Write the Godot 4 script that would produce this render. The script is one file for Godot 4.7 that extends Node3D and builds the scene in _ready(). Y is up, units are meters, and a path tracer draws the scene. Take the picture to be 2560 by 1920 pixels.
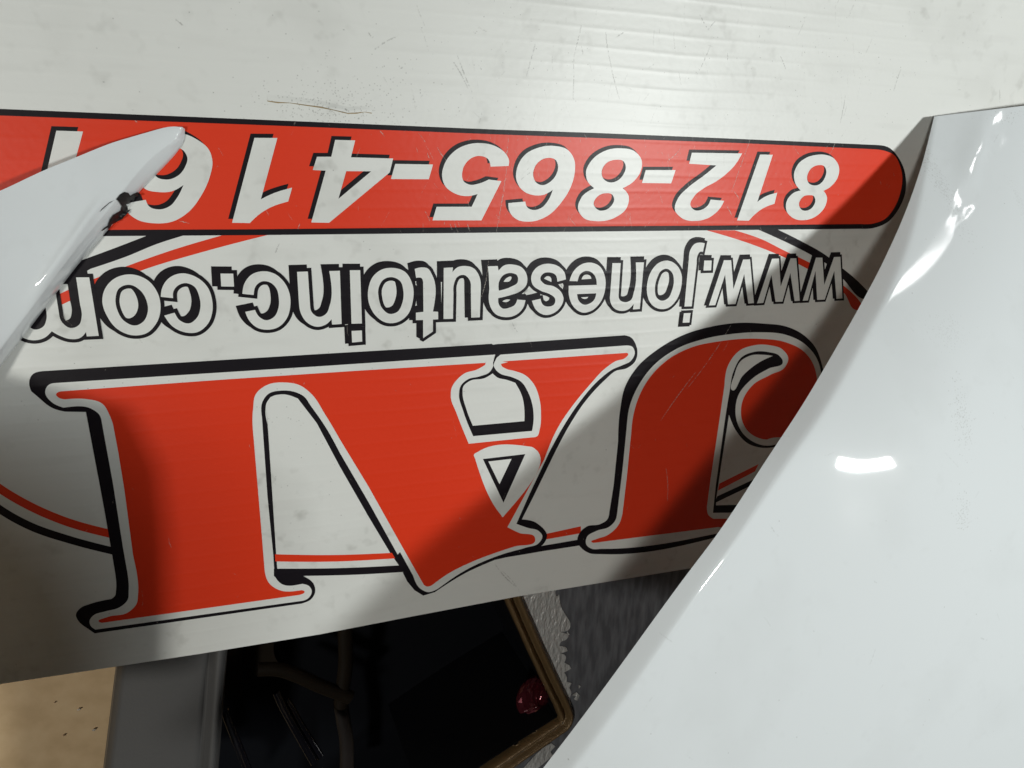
extends Node3D
# A printed plastic sign lying face up on a heap of car body parts in a workshop, seen from above.
# Shapes are written in millimetres on the sign: x along it, u across it (away from the camera's feet), n up from its face.

const BOARD_Y := 0.30
const STEP := 0.00012       # height of one printed layer

var mat_white: StandardMaterial3D
var mat_red: StandardMaterial3D
var mat_black: StandardMaterial3D
var mat_paint: StandardMaterial3D
var mat_plastic: StandardMaterial3D
var rng := RandomNumberGenerator.new()


func _ready() -> void:
	rng.seed = 4
	# camera
	var cam := Camera3D.new()
	cam.name = "camera"
	cam.keep_aspect = Camera3D.KEEP_HEIGHT
	cam.fov = 56.145
	cam.near = 0.01
	cam.far = 60.0
	add_child(cam)
	cam.transform = Transform3D(Basis(Vector3(0.946373, 0.322427, -0.020467), Vector3(0.072831, -0.274631, -0.958788), Vector3(-0.314760, 0.905880, -0.283386)).orthonormalized(), Vector3(-0.2361, BOARD_Y + 0.6794, -0.2125))
	cam.current = true
	# surroundings: the dim unlit rest of the workshop
	var env := Environment.new()
	env.background_mode = Environment.BG_COLOR
	env.background_color = Color(0.62, 0.60, 0.58)
	env.background_energy_multiplier = 0.03
	env.tonemap_mode = Environment.TONE_MAPPER_LINEAR
	env.tonemap_exposure = 1.1
	env.sdfgi_enabled = true
	env.ssao_enabled = true
	env.ssil_enabled = true
	var we := WorldEnvironment.new()
	we.name = "world_environment"
	we.environment = env
	add_child(we)
	# the ceiling lamps: two near, one far off, added for the gleam on the bumper corner
	ceiling_lamp("flat white ceiling lamp above the right of the heap", Vector3(1.136, 2.30, -0.36), Vector2(0.42, 0.15), Color(0.985, 1.0, 0.99), 3.2)
	ceiling_lamp("flat white ceiling lamp above the left of the heap", Vector3(-2.2, 3.30, 0.15), Vector2(0.38, 0.27), Color(0.99, 0.985, 0.955), 4.9)
	ceiling_lamp("large white ceiling lamp far away, added for the gleam on the bumper corner", Vector3(6.0, 3.50, -8.4), Vector2(1.4, 0.9), Color(1.0, 1.0, 1.0), 4.0)

	make_materials()
	make_floor()
	make_sign()
	make_body_panel()
	make_channel()
	make_bumper_corner()
	make_fender_tip()
	make_crumbs()
	make_light_blocker()


# ---------------------------------------------------------------- helpers

func at(x: float, u: float, n: float) -> Vector3:
	return Vector3(x * 0.001, BOARD_Y + n * 0.001, -u * 0.001)


func tag(o: Node, label: String, category: String, group := "", kind := "") -> void:
	o.set_meta("label", label)
	o.set_meta("category", category)
	if group:
		o.set_meta("group", group)
	if kind:
		o.set_meta("kind", kind)


func thing(called: String, label: String, category: String, group := "") -> Node3D:
	var o := Node3D.new()
	o.name = called
	add_child(o, true)
	tag(o, label, category, group)
	return o


func put(called: String, mesh: Mesh, mat: Material, parent: Node) -> MeshInstance3D:
	var o := MeshInstance3D.new()
	o.name = called
	o.mesh = mesh
	o.material_override = mat
	o.cast_shadow = GeometryInstance3D.SHADOW_CASTING_SETTING_ON
	parent.add_child(o, true)
	return o


func numbers3(text: String) -> PackedVector3Array:
	var out := PackedVector3Array()
	for w in text.split(" ", false):
		var f := w.split_floats(",")
		out.append(Vector3(f[0], f[1], f[2]))
	return out


# An outline: points x,u; a point marked ~ is rounded, the others are corners.
func outline(text: String) -> PackedVector2Array:
	var p := PackedVector2Array()
	var soft := []
	for w in text.split(" ", false):
		soft.append(w.begins_with("~"))
		var f := w.trim_prefix("~").split_floats(",")
		p.append(Vector2(f[0], f[1]))
	var n := p.size()
	var dir := PackedVector2Array()
	for i in n:
		var a := p[i] - p[(i + n - 1) % n]
		var b := p[(i + 1) % n] - p[i]
		dir.append((a.normalized() * b.length() + b.normalized() * a.length()).normalized())
	var out := PackedVector2Array()
	for i in n:
		var j := (i + 1) % n
		out.append(p[i])
		if not soft[i] and not soft[j]:
			continue
		var chord := p[j] - p[i]
		var len := chord.length()
		var m0 := dir[i] * len
		var m1 := dir[j] * len
		if not soft[i]:
			m0 = chord * 1.5 - m1 * 0.5
		if not soft[j]:
			m1 = chord * 1.5 - m0 * 0.5
		var steps := clampi(int(len / 1.5), 3, 14)
		for k in range(1, steps):
			var t := float(k) / steps
			var t2 := t * t
			var t3 := t2 * t
			out.append(p[i] * (2.0 * t3 - 3.0 * t2 + 1.0) + m0 * (t3 - 2.0 * t2 + t) + p[j] * (-2.0 * t3 + 3.0 * t2) + m1 * (t3 - t2))
	return out


func shifted(p: PackedVector2Array, by: Vector2) -> PackedVector2Array:
	var out := PackedVector2Array()
	for v in p:
		out.append(v + by)
	return out


func spread(p: PackedVector2Array) -> float:
	var box := Rect2(p[0], Vector2.ZERO)
	for v in p:
		box = box.expand(v)
	return box.get_area()


func uv_of(x: float, u: float) -> Vector2:
	return Vector2((x + 700.0) / 1500.0, (600.0 - u) / 1500.0)


func add_tri(st: SurfaceTool, a: Vector3, b: Vector3, c: Vector3) -> void:
	var pts := [a, b, c]
	if (c - a).cross(b - a).y < 0.0:
		pts = [a, c, b]
	for v: Vector3 in pts:
		st.set_normal(Vector3.UP)
		st.set_uv(uv_of(v.x * 1000.0, -v.z * 1000.0))
		st.add_vertex(v)


# A printed shape: a thin sheet lying `level` layers above the face of the sign.
func flat(called: String, polys: Array, level: float, mat: Material, parent: Node) -> MeshInstance3D:
	var st := SurfaceTool.new()
	st.begin(Mesh.PRIMITIVE_TRIANGLES)
	for poly: PackedVector2Array in polys:
		var idx := Geometry2D.triangulate_polygon(poly)
		if idx.is_empty():
			print("no triangles: ", called, " ", poly.size())
		for k in range(0, idx.size(), 3):
			var n := level * STEP * 1000.0
			add_tri(st, at(poly[idx[k]].x, poly[idx[k]].y, n), at(poly[idx[k + 1]].x, poly[idx[k + 1]].y, n), at(poly[idx[k + 2]].x, poly[idx[k + 2]].y, n))
	return put(called, st.commit(), mat, parent)


# A slab whose upper and lower outline are the same polygon.
func slab(called: String, poly: PackedVector2Array, top: float, bottom: float, mat: Material, parent: Node) -> MeshInstance3D:
	var st := SurfaceTool.new()
	st.begin(Mesh.PRIMITIVE_TRIANGLES)
	var idx := Geometry2D.triangulate_polygon(poly)
	if idx.is_empty():
		print("no triangles: ", called)
	for k in range(0, idx.size(), 3):
		var t := [poly[idx[k]], poly[idx[k + 1]], poly[idx[k + 2]]]
		add_tri(st, at(t[0].x, t[0].y, top), at(t[1].x, t[1].y, top), at(t[2].x, t[2].y, top))
		var low := [at(t[0].x, t[0].y, bottom), at(t[1].x, t[1].y, bottom), at(t[2].x, t[2].y, bottom)]
		if (low[2] - low[0]).cross(low[1] - low[0]).y > 0.0:
			low = [low[0], low[2], low[1]]
		for v: Vector3 in low:
			st.set_normal(Vector3.DOWN)
			st.set_uv(uv_of(v.x * 1000.0, -v.z * 1000.0))
			st.add_vertex(v)
	var ccw := not Geometry2D.is_polygon_clockwise(poly)
	for i in poly.size():
		var p := poly[i]
		var r := poly[(i + 1) % poly.size()]
		if not ccw:
			var s := p
			p = r
			r = s
		var e := r - p
		var nrm := Vector3(e.y, 0.0, e.x).normalized()
		for v: Vector3 in [at(p.x, p.y, top), at(r.x, r.y, bottom), at(r.x, r.y, top), at(p.x, p.y, top), at(p.x, p.y, bottom), at(r.x, r.y, bottom)]:
			st.set_normal(nrm)
			st.set_uv(uv_of(v.x * 1000.0, -v.z * 1000.0))
			st.add_vertex(v)
	return put(called, st.commit(), mat, parent)


# A smooth sheet through a grid of points, with a lower side `thick` metres below and closed edges.
func sheet(called: String, grid: Array, thick: float, mat: Material, parent: Node) -> MeshInstance3D:
	var na := grid.size()
	var nb: int = grid[0].size()
	var nrm := []
	for i in na:
		var row := PackedVector3Array()
		for j in nb:
			var da: Vector3 = grid[mini(i + 1, na - 1)][j] - grid[maxi(i - 1, 0)][j]
			var db: Vector3 = grid[i][mini(j + 1, nb - 1)] - grid[i][maxi(j - 1, 0)]
			var v := da.cross(db).normalized()
			row.append(v if v.y >= 0.0 else -v)
		nrm.append(row)
	var vs := PackedVector3Array()
	var ns := PackedVector3Array()
	var us := PackedVector2Array()
	var ix := PackedInt32Array()
	for side in 2:
		for i in na:
			for j in nb:
				var p: Vector3 = grid[i][j]
				var v: Vector3 = nrm[i][j]
				vs.append(p - v * (thick * side))
				ns.append(v if side == 0 else -v)
				us.append(uv_of(p.x * 1000.0, -p.z * 1000.0))
		for i in na - 1:
			for j in nb - 1:
				var a := side * na * nb + i * nb + j
				var quad := [a, a + 1, a + nb, a + 1, a + nb + 1, a + nb]
				for t in range(0, 6, 3):
					var tri := [quad[t], quad[t + 1], quad[t + 2]]
					var g: Vector3 = (vs[tri[2]] - vs[tri[0]]).cross(vs[tri[1]] - vs[tri[0]])
					if g.dot(ns[tri[0]] + ns[tri[1]] + ns[tri[2]]) < 0.0:
						tri = [tri[0], tri[2], tri[1]]
					ix.append_array(PackedInt32Array(tri))
	var rim := []
	for j in nb:
		rim.append(j)
	for i in range(1, na):
		rim.append(i * nb + nb - 1)
	for j in range(nb - 2, -1, -1):
		rim.append((na - 1) * nb + j)
	for i in range(na - 2, 0, -1):
		rim.append(i * nb)
	var mid := Vector3.ZERO
	for k in rim:
		mid += vs[k] / rim.size()
	for k in rim.size():
		var a: int = rim[k]
		var b: int = rim[(k + 1) % rim.size()]
		var low := na * nb
		var e := vs[b] - vs[a]
		var out := e.cross(ns[a]).normalized()
		if out.dot((vs[a] + vs[b]) * 0.5 - mid) < 0.0:
			out = -out
		var base := vs.size()
		for v in [a, b, a + low, b + low]:
			vs.append(vs[v])
			ns.append(out)
			us.append(us[v])
		var tri := [base, base + 1, base + 2, base + 1, base + 3, base + 2]
		if (vs[base + 2] - vs[base]).cross(vs[base + 1] - vs[base]).dot(out) < 0.0:
			tri = [base, base + 2, base + 1, base + 1, base + 2, base + 3]
		ix.append_array(PackedInt32Array(tri))
	var arr := []
	arr.resize(Mesh.ARRAY_MAX)
	arr[Mesh.ARRAY_VERTEX] = vs
	arr[Mesh.ARRAY_NORMAL] = ns
	arr[Mesh.ARRAY_TEX_UV] = us
	arr[Mesh.ARRAY_INDEX] = ix
	var m := ArrayMesh.new()
	m.add_surface_from_arrays(Mesh.PRIMITIVE_TRIANGLES, arr)
	return put(called, m, mat, parent)


func catmull(a: Vector3, b: Vector3, c: Vector3, d: Vector3, t: float) -> Vector3:
	return b.cubic_interpolate(c, a, d, t)


# A smooth surface that follows a coarse grid (mm) and keeps its border; columns at the given places.
func refine(rows: Array, per_row: int, columns: PackedFloat32Array) -> Array:
	var coarse := []
	for r in rows:
		coarse.append(numbers3(r))
	var na := coarse.size()
	var nb: int = coarse[0].size()
	var tall := []
	for i in na - 1:
		for k in (per_row if i < na - 2 else per_row + 1):
			var row := PackedVector3Array()
			for j in nb:
				var b: Vector3 = coarse[i][j]
				var c: Vector3 = coarse[i + 1][j]
				var a: Vector3 = coarse[i - 1][j] if i > 0 else b * 2.0 - c
				var d: Vector3 = coarse[i + 2][j] if i < na - 2 else c * 2.0 - b
				row.append(spline(a, b, c, d, float(k) / per_row))
			tall.append(row)
	var out := []
	for row: PackedVector3Array in tall:
		var fine := PackedVector3Array()
		for f0 in columns:
			var f := f0 * (nb - 1)
			var j := mini(int(f), nb - 2)
			var b := row[j]
			var c := row[j + 1]
			var a := row[j - 1] if j > 0 else b * 2.0 - c
			var d := row[j + 2] if j < nb - 2 else c * 2.0 - b
			fine.append(spline(a, b, c, d, f - j))
		out.append(fine)
	return out


# A point of the uniform cubic B-spline between b and c.
func spline(a: Vector3, b: Vector3, c: Vector3, d: Vector3, t: float) -> Vector3:
	var s := 1.0 - t
	return (a * s * s * s + b * (3.0 * t * t * t - 6.0 * t * t + 4.0) + c * (3.0 * s * s * s - 6.0 * s * s + 4.0) + d * t * t * t) / 6.0


func to_world(grid: Array) -> Array:
	var out := []
	for row: PackedVector3Array in grid:
		var r := PackedVector3Array()
		for p in row:
			r.append(at(p.x, p.y, p.z))
		out.append(r)
	return out


# ---------------------------------------------------------------- materials

func plain(c: Color, rough: float, metal := 0.0) -> StandardMaterial3D:
	var m := StandardMaterial3D.new()
	m.albedo_color = c.linear_to_srgb()
	m.roughness = rough
	m.metallic = metal
	return m


func noise(freq: float, octaves: int, seed_: int) -> FastNoiseLite:
	var f := FastNoiseLite.new()
	f.noise_type = FastNoiseLite.TYPE_SIMPLEX_SMOOTH
	f.frequency = freq
	f.fractal_octaves = octaves
	f.seed = seed_
	return f


func dab(data: PackedByteArray, size: int, px: int, py: int, shade: Color, share: float) -> void:
	if px < 0 or py < 0 or px >= size or py >= size:
		return
	var k := (py * size + px) * 4
	var old := data[k + 3] / 255.0
	if share < old:
		return
	data[k] = int(shade.r * 255.0)
	data[k + 1] = int(shade.g * 255.0)
	data[k + 2] = int(shade.b * 255.0)
	data[k + 3] = int(share * 255.0)


# A scratch on the sign from one point (mm) to another, broken here and there.
func scratch(data: PackedByteArray, size: int, a: Vector2, b: Vector2, shade: Color, share: float, gaps: float, wide := 1) -> void:
	var ua := uv_of(a.x, a.y) * size
	var ub := uv_of(b.x, b.y) * size
	var n := int(maxf(ua.distance_to(ub), 1.0)) * 2
	var bow := (ub - ua).orthogonal() * rng.randf_range(-0.05, 0.05)
	var on := 1.0
	for i in n + 1:
		if i % 4 == 0:
			on = 0.15 if rng.randf() < gaps else 1.0
		var t := float(i) / n
		var p := ua.lerp(ub, t) + bow * (4.0 * t * (1.0 - t))
		var s := share * on * rng.randf_range(0.6, 1.0) * (1.0 - 0.5 * absf(2.0 * t - 1.0))
		dab(data, size, int(p.x), int(p.y), shade, s)
		if wide > 1:
			dab(data, size, int(p.x) + 1, int(p.y), shade, s * 0.6)


func overlay(data: PackedByteArray, size: int) -> ImageTexture:
	return ImageTexture.create_from_image(Image.create_from_data(size, size, false, Image.FORMAT_RGBA8, data))


func make_materials() -> void:
	var size := 2048
	# grime on the white plastic
	var soft := noise(0.004, 4, 11).get_image(size, size)
	var fine := noise(0.03, 3, 12).get_image(size, size)
	var streak := noise(0.03, 3, 15).get_image(256, size)
	streak.resize(size, size, Image.INTERPOLATE_CUBIC)
	var tb := streak.get_data()
	var sb := soft.get_data()
	var fb := fine.get_data()
	var grime := PackedByteArray()
	grime.resize(size * size * 4)
	for k in size * size:
		var s := sb[k] / 255.0
		var d := maxf(s - 0.52, 0.0) * 0.26 + maxf(fb[k] / 255.0 - 0.62, 0.0) * maxf(s - 0.35, 0.0) * 1.7 + maxf(tb[k] / 255.0 - 0.6, 0.0) * 0.16
		grime[k * 4] = 96
		grime[k * 4 + 1] = 92
		grime[k * 4 + 2] = 78
		grime[k * 4 + 3] = int(clampf(d, 0.0, 0.4) * 255.0)
	var dark := Color(0.13, 0.12, 0.11)
	for i in 1500:
		var px := rng.randi_range(0, size - 1)
		var py := rng.randi_range(0, size - 1)
		if sb[py * size + px] < rng.randi_range(90, 190):
			continue
		var share := rng.randf_range(0.15, 0.6)
		dab(grime, size, px, py, dark, share)
		if rng.randf() < 0.3:
			dab(grime, size, px + 1, py, dark, share * 0.8)
		if rng.randf() < 0.12:
			var a := Vector2(px * 1500.0 / size - 700.0, 600.0 - py * 1500.0 / size)
			scratch(grime, size, a, a + Vector2(rng.randf_range(-7.0, 7.0), rng.randf_range(-12.0, 12.0)), Color(0.3, 0.29, 0.27), share, 0.4)
	# clusters of specks
	for c in [[Vector2(-175.0, 262.0), 26.0, 9.0, 240], [Vector2(-150.0, 268.0), 40.0, 18.0, 160], [Vector2(-170.0, -10.0), 40.0, 40.0, 110], [Vector2(-330.0, 20.0), 60.0, 14.0, 60], [Vector2(400.0, 330.0), 90.0, 40.0, 90], [Vector2(-120.0, 350.0), 160.0, 50.0, 110], [Vector2(0.0, 290.0), 90.0, 30.0, 60]]:
		for i in c[3]:
			var p: Vector2 = c[0] + Vector2(rng.randfn() * c[1], rng.randfn() * c[2])
			var q := uv_of(p.x, p.y) * size
			dab(grime, size, int(q.x), int(q.y), dark, rng.randf_range(0.12, 0.65))
	# scratches that show on the white
	for t in ["61.0,345.2 54.8,318.0", "54.8,318.0 55.9,279.4", "15.5,325.2 7.6,297.2", "86.3,340.2 92.8,314.4", "92.8,314.4 105.0,281.8", "186.9,363.1 197.8,350.5", "204.8,358.9 197.8,350.5", "258.4,351.1 256.6,343.7", "108.8,343.4 95.2,334.8", "201.3,336.0 189.5,309.7", "222.3,330.6 223.8,323.0", "286.9,332.0 295.1,320.3", "448.1,329.4 443.0,307.7", "375.3,271.0 376.9,299.6", "601.0,315.9 604.7,303.3", "61.9,326.5 63.5,319.6", "-136.6,323.7 -133.2,319.5", "-111.2,322.9 -130.5,311.5", "-109.8,297.0 -107.7,298.1", "-58.5,311.6 -44.4,280.5", "-287.3,321.8 -281.0,317.3", "-35.5,263.1 -37.6,254.9", "-61.7,304.7 -48.8,284.2", "-5.7,-220.2 10.3,-241.7", "-15.4,-208.7 11.1,-243.0", "-356.6,-240.3 -351.5,-240.7", "4.8,205.2 13.5,211.3", "8.2,212.2 12.2,215.5", "-225.4,137.2 -221.3,146.3"]:
		var e := outline(t)
		scratch(grime, size, e[0], e[1], Color(0.26, 0.25, 0.24), 0.55, 0.35)
	for i in 170:
		var a := Vector2(rng.randf_range(-120.0, 420.0), rng.randf_range(220.0, 420.0))
		var b := a + Vector2(rng.randf_range(-10.0, 10.0), rng.randf_range(-26.0, 26.0))
		scratch(grime, size, a, b, Color(0.42, 0.41, 0.39), rng.randf_range(0.1, 0.35), 0.5)
	# light scratches through the print
	var worn := PackedByteArray()
	worn.resize(size * size * 4)
	var pale := Color(0.86, 0.82, 0.78)
	for t in ["-8.6,244.8 -10.6,211.3", "-10.6,211.3 -19.6,155.6", "268.2,290.8 259.8,247.0", "259.8,247.0 244.4,197.1", "247.5,196.0 254.3,188.8", "239.0,182.6 249.6,168.1", "222.4,-0.9 180.4,-57.7", "192.7,-116.7 198.7,-160.2", "-77.3,232.0 -69.2,221.0", "-86.6,226.7 -85.0,222.1", "-62.2,167.2 -57.7,155.3", "-48.6,163.4 -46.3,156.8", "-65.6,163.4 -64.0,158.0", "-71.2,166.1 -71.3,162.9", "-129.2,244.6 -125.3,239.9", "-325.3,245.3 -323.0,243.7", "-301.0,166.5 -293.1,164.5", "-27.4,128.8 -34.7,91.4", "176.5,237.6 163.4,226.0", "371.9,249.3 367.5,238.2", "-204.7,159.3 -202.9,163.8", "-94.9,243.9 -88.6,236.1", "-89.5,174.6 -85.2,166.1", "211.2,253.4 204.8,249.2", "261.8,50.4 211.7,-21.3"]:
		var e := outline(t)
		scratch(worn, size, e[0], e[1], pale, 0.85, 0.25)
	for i in 620:
		var a := Vector2(rng.randf_range(-420.0, 470.0), rng.randf_range(-220.0, 260.0))
		if i < 430:
			a = Vector2(rng.randfn() * 150.0 + 110.0, rng.randf_range(140.0, 250.0))
		var len := rng.randf_range(0.0, 5.0) if rng.randf() < 0.8 else rng.randf_range(5.0, 20.0)
		var turn := rng.randf_range(-0.9, 0.9)
		scratch(worn, size, a, a + Vector2(sin(turn), -cos(turn)) * len, pale, rng.randf_range(0.08, 0.5), 0.35)
	# relief: the flutes of the hollow sheet show through, and a fine orange peel
	var rs := 1024
	var peel := noise(0.22, 2, 21).get_image(rs, rs).get_data()
	var warp := noise(0.006, 2, 22).get_image(rs, rs).get_data()
	var relief := Image.create(rs, rs, false, Image.FORMAT_RF)
	for y in rs:
		var u := 600.0 - (y + 0.5) * 1500.0 / rs
		for x in rs:
			var k := y * rs + x
			var w := warp[k] / 255.0
			var ridge := pow(0.5 + 0.5 * cos((u + w * 3.0) * TAU / 16.4), 10.0)
			relief.set_pixel(x, y, Color(ridge * 0.28 * (0.35 + w) + peel[k] / 255.0 * 0.13 + w * 2.2, 0.0, 0.0))
	var relief_tex := ImageTexture.create_from_image(relief)
	var grime_tex := overlay(grime, size)
	var worn_tex := overlay(worn, size)
	mat_white = printed(Color(0.75, 0.762, 0.735), 0.38, relief_tex, grime_tex)
	mat_red = printed(Color(0.75, 0.043, 0.012), 0.38, relief_tex, worn_tex)
	mat_red.metallic_specular = 0.4
	mat_black = printed(Color(0.010, 0.008, 0.011), 0.39, relief_tex, worn_tex)
	mat_black.metallic_specular = 0.3
	# glossy white car paint, with a few marks
	var marks := PackedByteArray()
	marks.resize(size * size * 4)
	for k in size * size:
		var s := sb[k] / 255.0
		marks[k * 4] = 120
		marks[k * 4 + 1] = 116
		marks[k * 4 + 2] = 104
		marks[k * 4 + 3] = int(clampf((0.45 - s) * 0.14 + maxf(fb[k] / 255.0 - 0.64, 0.0) * 0.3 * s, 0.0, 0.08) * 255.0)
	for i in 420:
		dab(marks, size, rng.randi_range(0, size - 1), rng.randi_range(0, size - 1), Color(0.25, 0.24, 0.22), rng.randf_range(0.1, 0.6))
	# rubbed dirt along the edge, and scuffs
	for c in [[Vector2(459.6, 210.5), 5.0, 26.0, 420, 0.34], [Vector2(371.1, 0.4), 6.0, 16.0, 260, 0.4], [Vector2(542.2, 183.1), 3.0, 14.0, 260, 0.16], [Vector2(383.1, 71.5), 12.0, 8.0, 200, 0.2], [Vector2(360.5, -81.3), 5.0, 9.0, 120, 0.4], [Vector2(584.1, 283.7), 18.0, 5.0, 80, 0.5]]:
		for i in c[3]:
			var p: Vector2 = c[0] + Vector2(rng.randfn() * c[1], rng.randfn() * c[2])
			var q := uv_of(p.x, p.y) * size
			dab(marks, size, int(q.x), int(q.y), Color(0.38, 0.36, 0.31), rng.randf_range(0.03, c[4]))
	for i in 70:
		var a := Vector2(rng.randf_range(-100.0, 600.0), rng.randf_range(-420.0, 280.0))
		scratch(marks, size, a, a + Vector2(rng.randf_range(-14.0, 14.0), rng.randf_range(-14.0, 14.0)), Color(0.45, 0.45, 0.44), rng.randf_range(0.05, 0.3), 0.4)
	var orange := NoiseTexture2D.new()
	orange.width = 512
	orange.height = 512
	orange.seamless = true
	orange.noise = noise(0.05, 2, 91)
	mat_paint = plain(Color(0.775, 0.815, 0.835), 0.3)
	mat_paint.metallic_specular = 0.12
	mat_paint.clearcoat_enabled = true
	mat_paint.clearcoat = 1.0
	mat_paint.clearcoat_roughness = 0.055
	mat_paint.detail_enabled = true
	mat_paint.detail_albedo = overlay(marks, size)
	mat_paint.heightmap_enabled = true
	mat_paint.heightmap_texture = orange
	mat_paint.heightmap_scale = 0.0012
	mat_paint.uv1_scale = Vector3.ONE
	mat_plastic = plain(Color(0.012, 0.012, 0.013), 0.5)


func printed(c: Color, rough: float, relief: Texture2D, over: Texture2D) -> StandardMaterial3D:
	var m := plain(c, rough)
	m.heightmap_enabled = true
	m.heightmap_texture = relief
	m.heightmap_scale = 0.05
	m.detail_enabled = true
	m.detail_albedo = over
	m.detail_blend_mode = BaseMaterial3D.BLEND_MODE_MIX
	return m


func rough_metal(c: Color, rough: float, metal: float, relief_freq: float, relief_cm: float, seed_: int, scale: float) -> StandardMaterial3D:
	var m := plain(c, rough, metal)
	var t := NoiseTexture2D.new()
	t.width = 512
	t.height = 512
	t.seamless = true
	t.noise = noise(relief_freq, 4, seed_)
	m.heightmap_enabled = true
	m.heightmap_texture = t
	m.heightmap_scale = relief_cm
	m.uv1_triplanar = true
	m.uv1_world_triplanar = true
	m.uv1_scale = Vector3.ONE * scale
	return m


# ---------------------------------------------------------------- lamps and floor

func ceiling_lamp(label: String, where: Vector3, size: Vector2, color: Color, energy: float) -> void:
	var lamp := thing("ceiling_lamp", label, "lamp", "ceiling lamps")
	lamp.position = where
	lamp.rotation.y = 0.22
	var box := BoxMesh.new()
	box.size = Vector3(size.x + 0.04, 0.05, size.y + 0.04)
	put("housing", box, plain(Color(0.7, 0.7, 0.7), 0.4), lamp).position.y = 0.035
	var pane := BoxMesh.new()
	pane.size = Vector3(size.x, 0.006, size.y)
	var glow := plain(Color(0.8, 0.8, 0.8), 0.5)
	glow.emission_enabled = true
	glow.emission = color
	glow.emission_energy_multiplier = 1.5
	put("lamp_diffuser", pane, glow, lamp).position.y = 0.006
	var light := AreaLight3D.new()
	light.name = "area_light"
	light.area_size = size
	light.light_color = color
	light.light_energy = energy
	light.area_range = 8.0
	light.area_attenuation = 2.0
	light.shadow_enabled = true
	lamp.add_child(light)
	light.rotation.x = -PI / 2


func make_floor() -> void:
	var m := plain(Color.WHITE, 0.75)
	var t := NoiseTexture2D.new()
	t.width = 1024
	t.height = 1024
	t.seamless = true
	t.noise = noise(0.012, 5, 31)
	var ramp := Gradient.new()
	ramp.colors = PackedColorArray([Color(0.76, 0.65, 0.50), Color(0.785, 0.675, 0.525), Color(0.805, 0.70, 0.55)])
	ramp.offsets = PackedFloat32Array([0.2, 0.5, 0.85])
	t.color_ramp = ramp
	m.albedo_texture = t
	m.uv1_triplanar = true
	m.uv1_world_triplanar = true
	m.uv1_scale = Vector3.ONE * 1.7
	var p := PlaneMesh.new()
	p.size = Vector2(14.0, 14.0)
	var o := put("floor", p, m, self)
	o.set_meta("kind", "structure")
	o.set_meta("label", "tan workshop floor with grit on it")


# ---------------------------------------------------------------- the printed sign

func digit(band: Node, n: int, face: String, holes: Array, drop: Vector2) -> void:
	var f := outline(face)
	var o := flat("digit", [f], 4.0, mat_white, band)
	flat("drop_shadow", [shifted(f, drop)], 3.0, mat_black, o)
	for h in holes:
		var p := outline(h)
		flat("counter_shadow", [p], 5.0, mat_black, o)
		flat("counter", Geometry2D.intersect_polygons(p, shifted(p, drop)), 6.0, mat_red, o)


func web_letter(sign: Node, n: int, face: String, holes: Array, gaps: Array, wide: float, drop: Vector2) -> void:
	var f := outline(face)
	var o := flat("web_letter", [f], 8.0, mat_white, sign)
	var fat := Geometry2D.offset_polygon(f, wide, Geometry2D.JOIN_MITER)
	var solid := [fat[0]]   # the widened outline: the largest of what comes back
	for p: PackedVector2Array in fat:
		if spread(p) > spread(solid[0]):
			solid = [p]
	flat("letter_outline", solid, 3.5 + n * 0.08, mat_black, o)
	var low := []
	for p: PackedVector2Array in solid:
		low.append(shifted(p, drop))
	flat("letter_shadow", low, 1.5 + n * 0.08, mat_black, o)
	for h in holes:
		var p := outline(h)
		flat("counter_edge", [p], 9.0, mat_black, o)
		if gaps.is_empty():
			for q: PackedVector2Array in Geometry2D.offset_polygon(p, -wide, Geometry2D.JOIN_MITER):
				flat("counter", Geometry2D.intersect_polygons(q, shifted(q, drop)), 10.0, mat_white, o)
	for g in gaps:
		flat("counter", [outline(g)], 10.0, mat_white, o)


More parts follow.
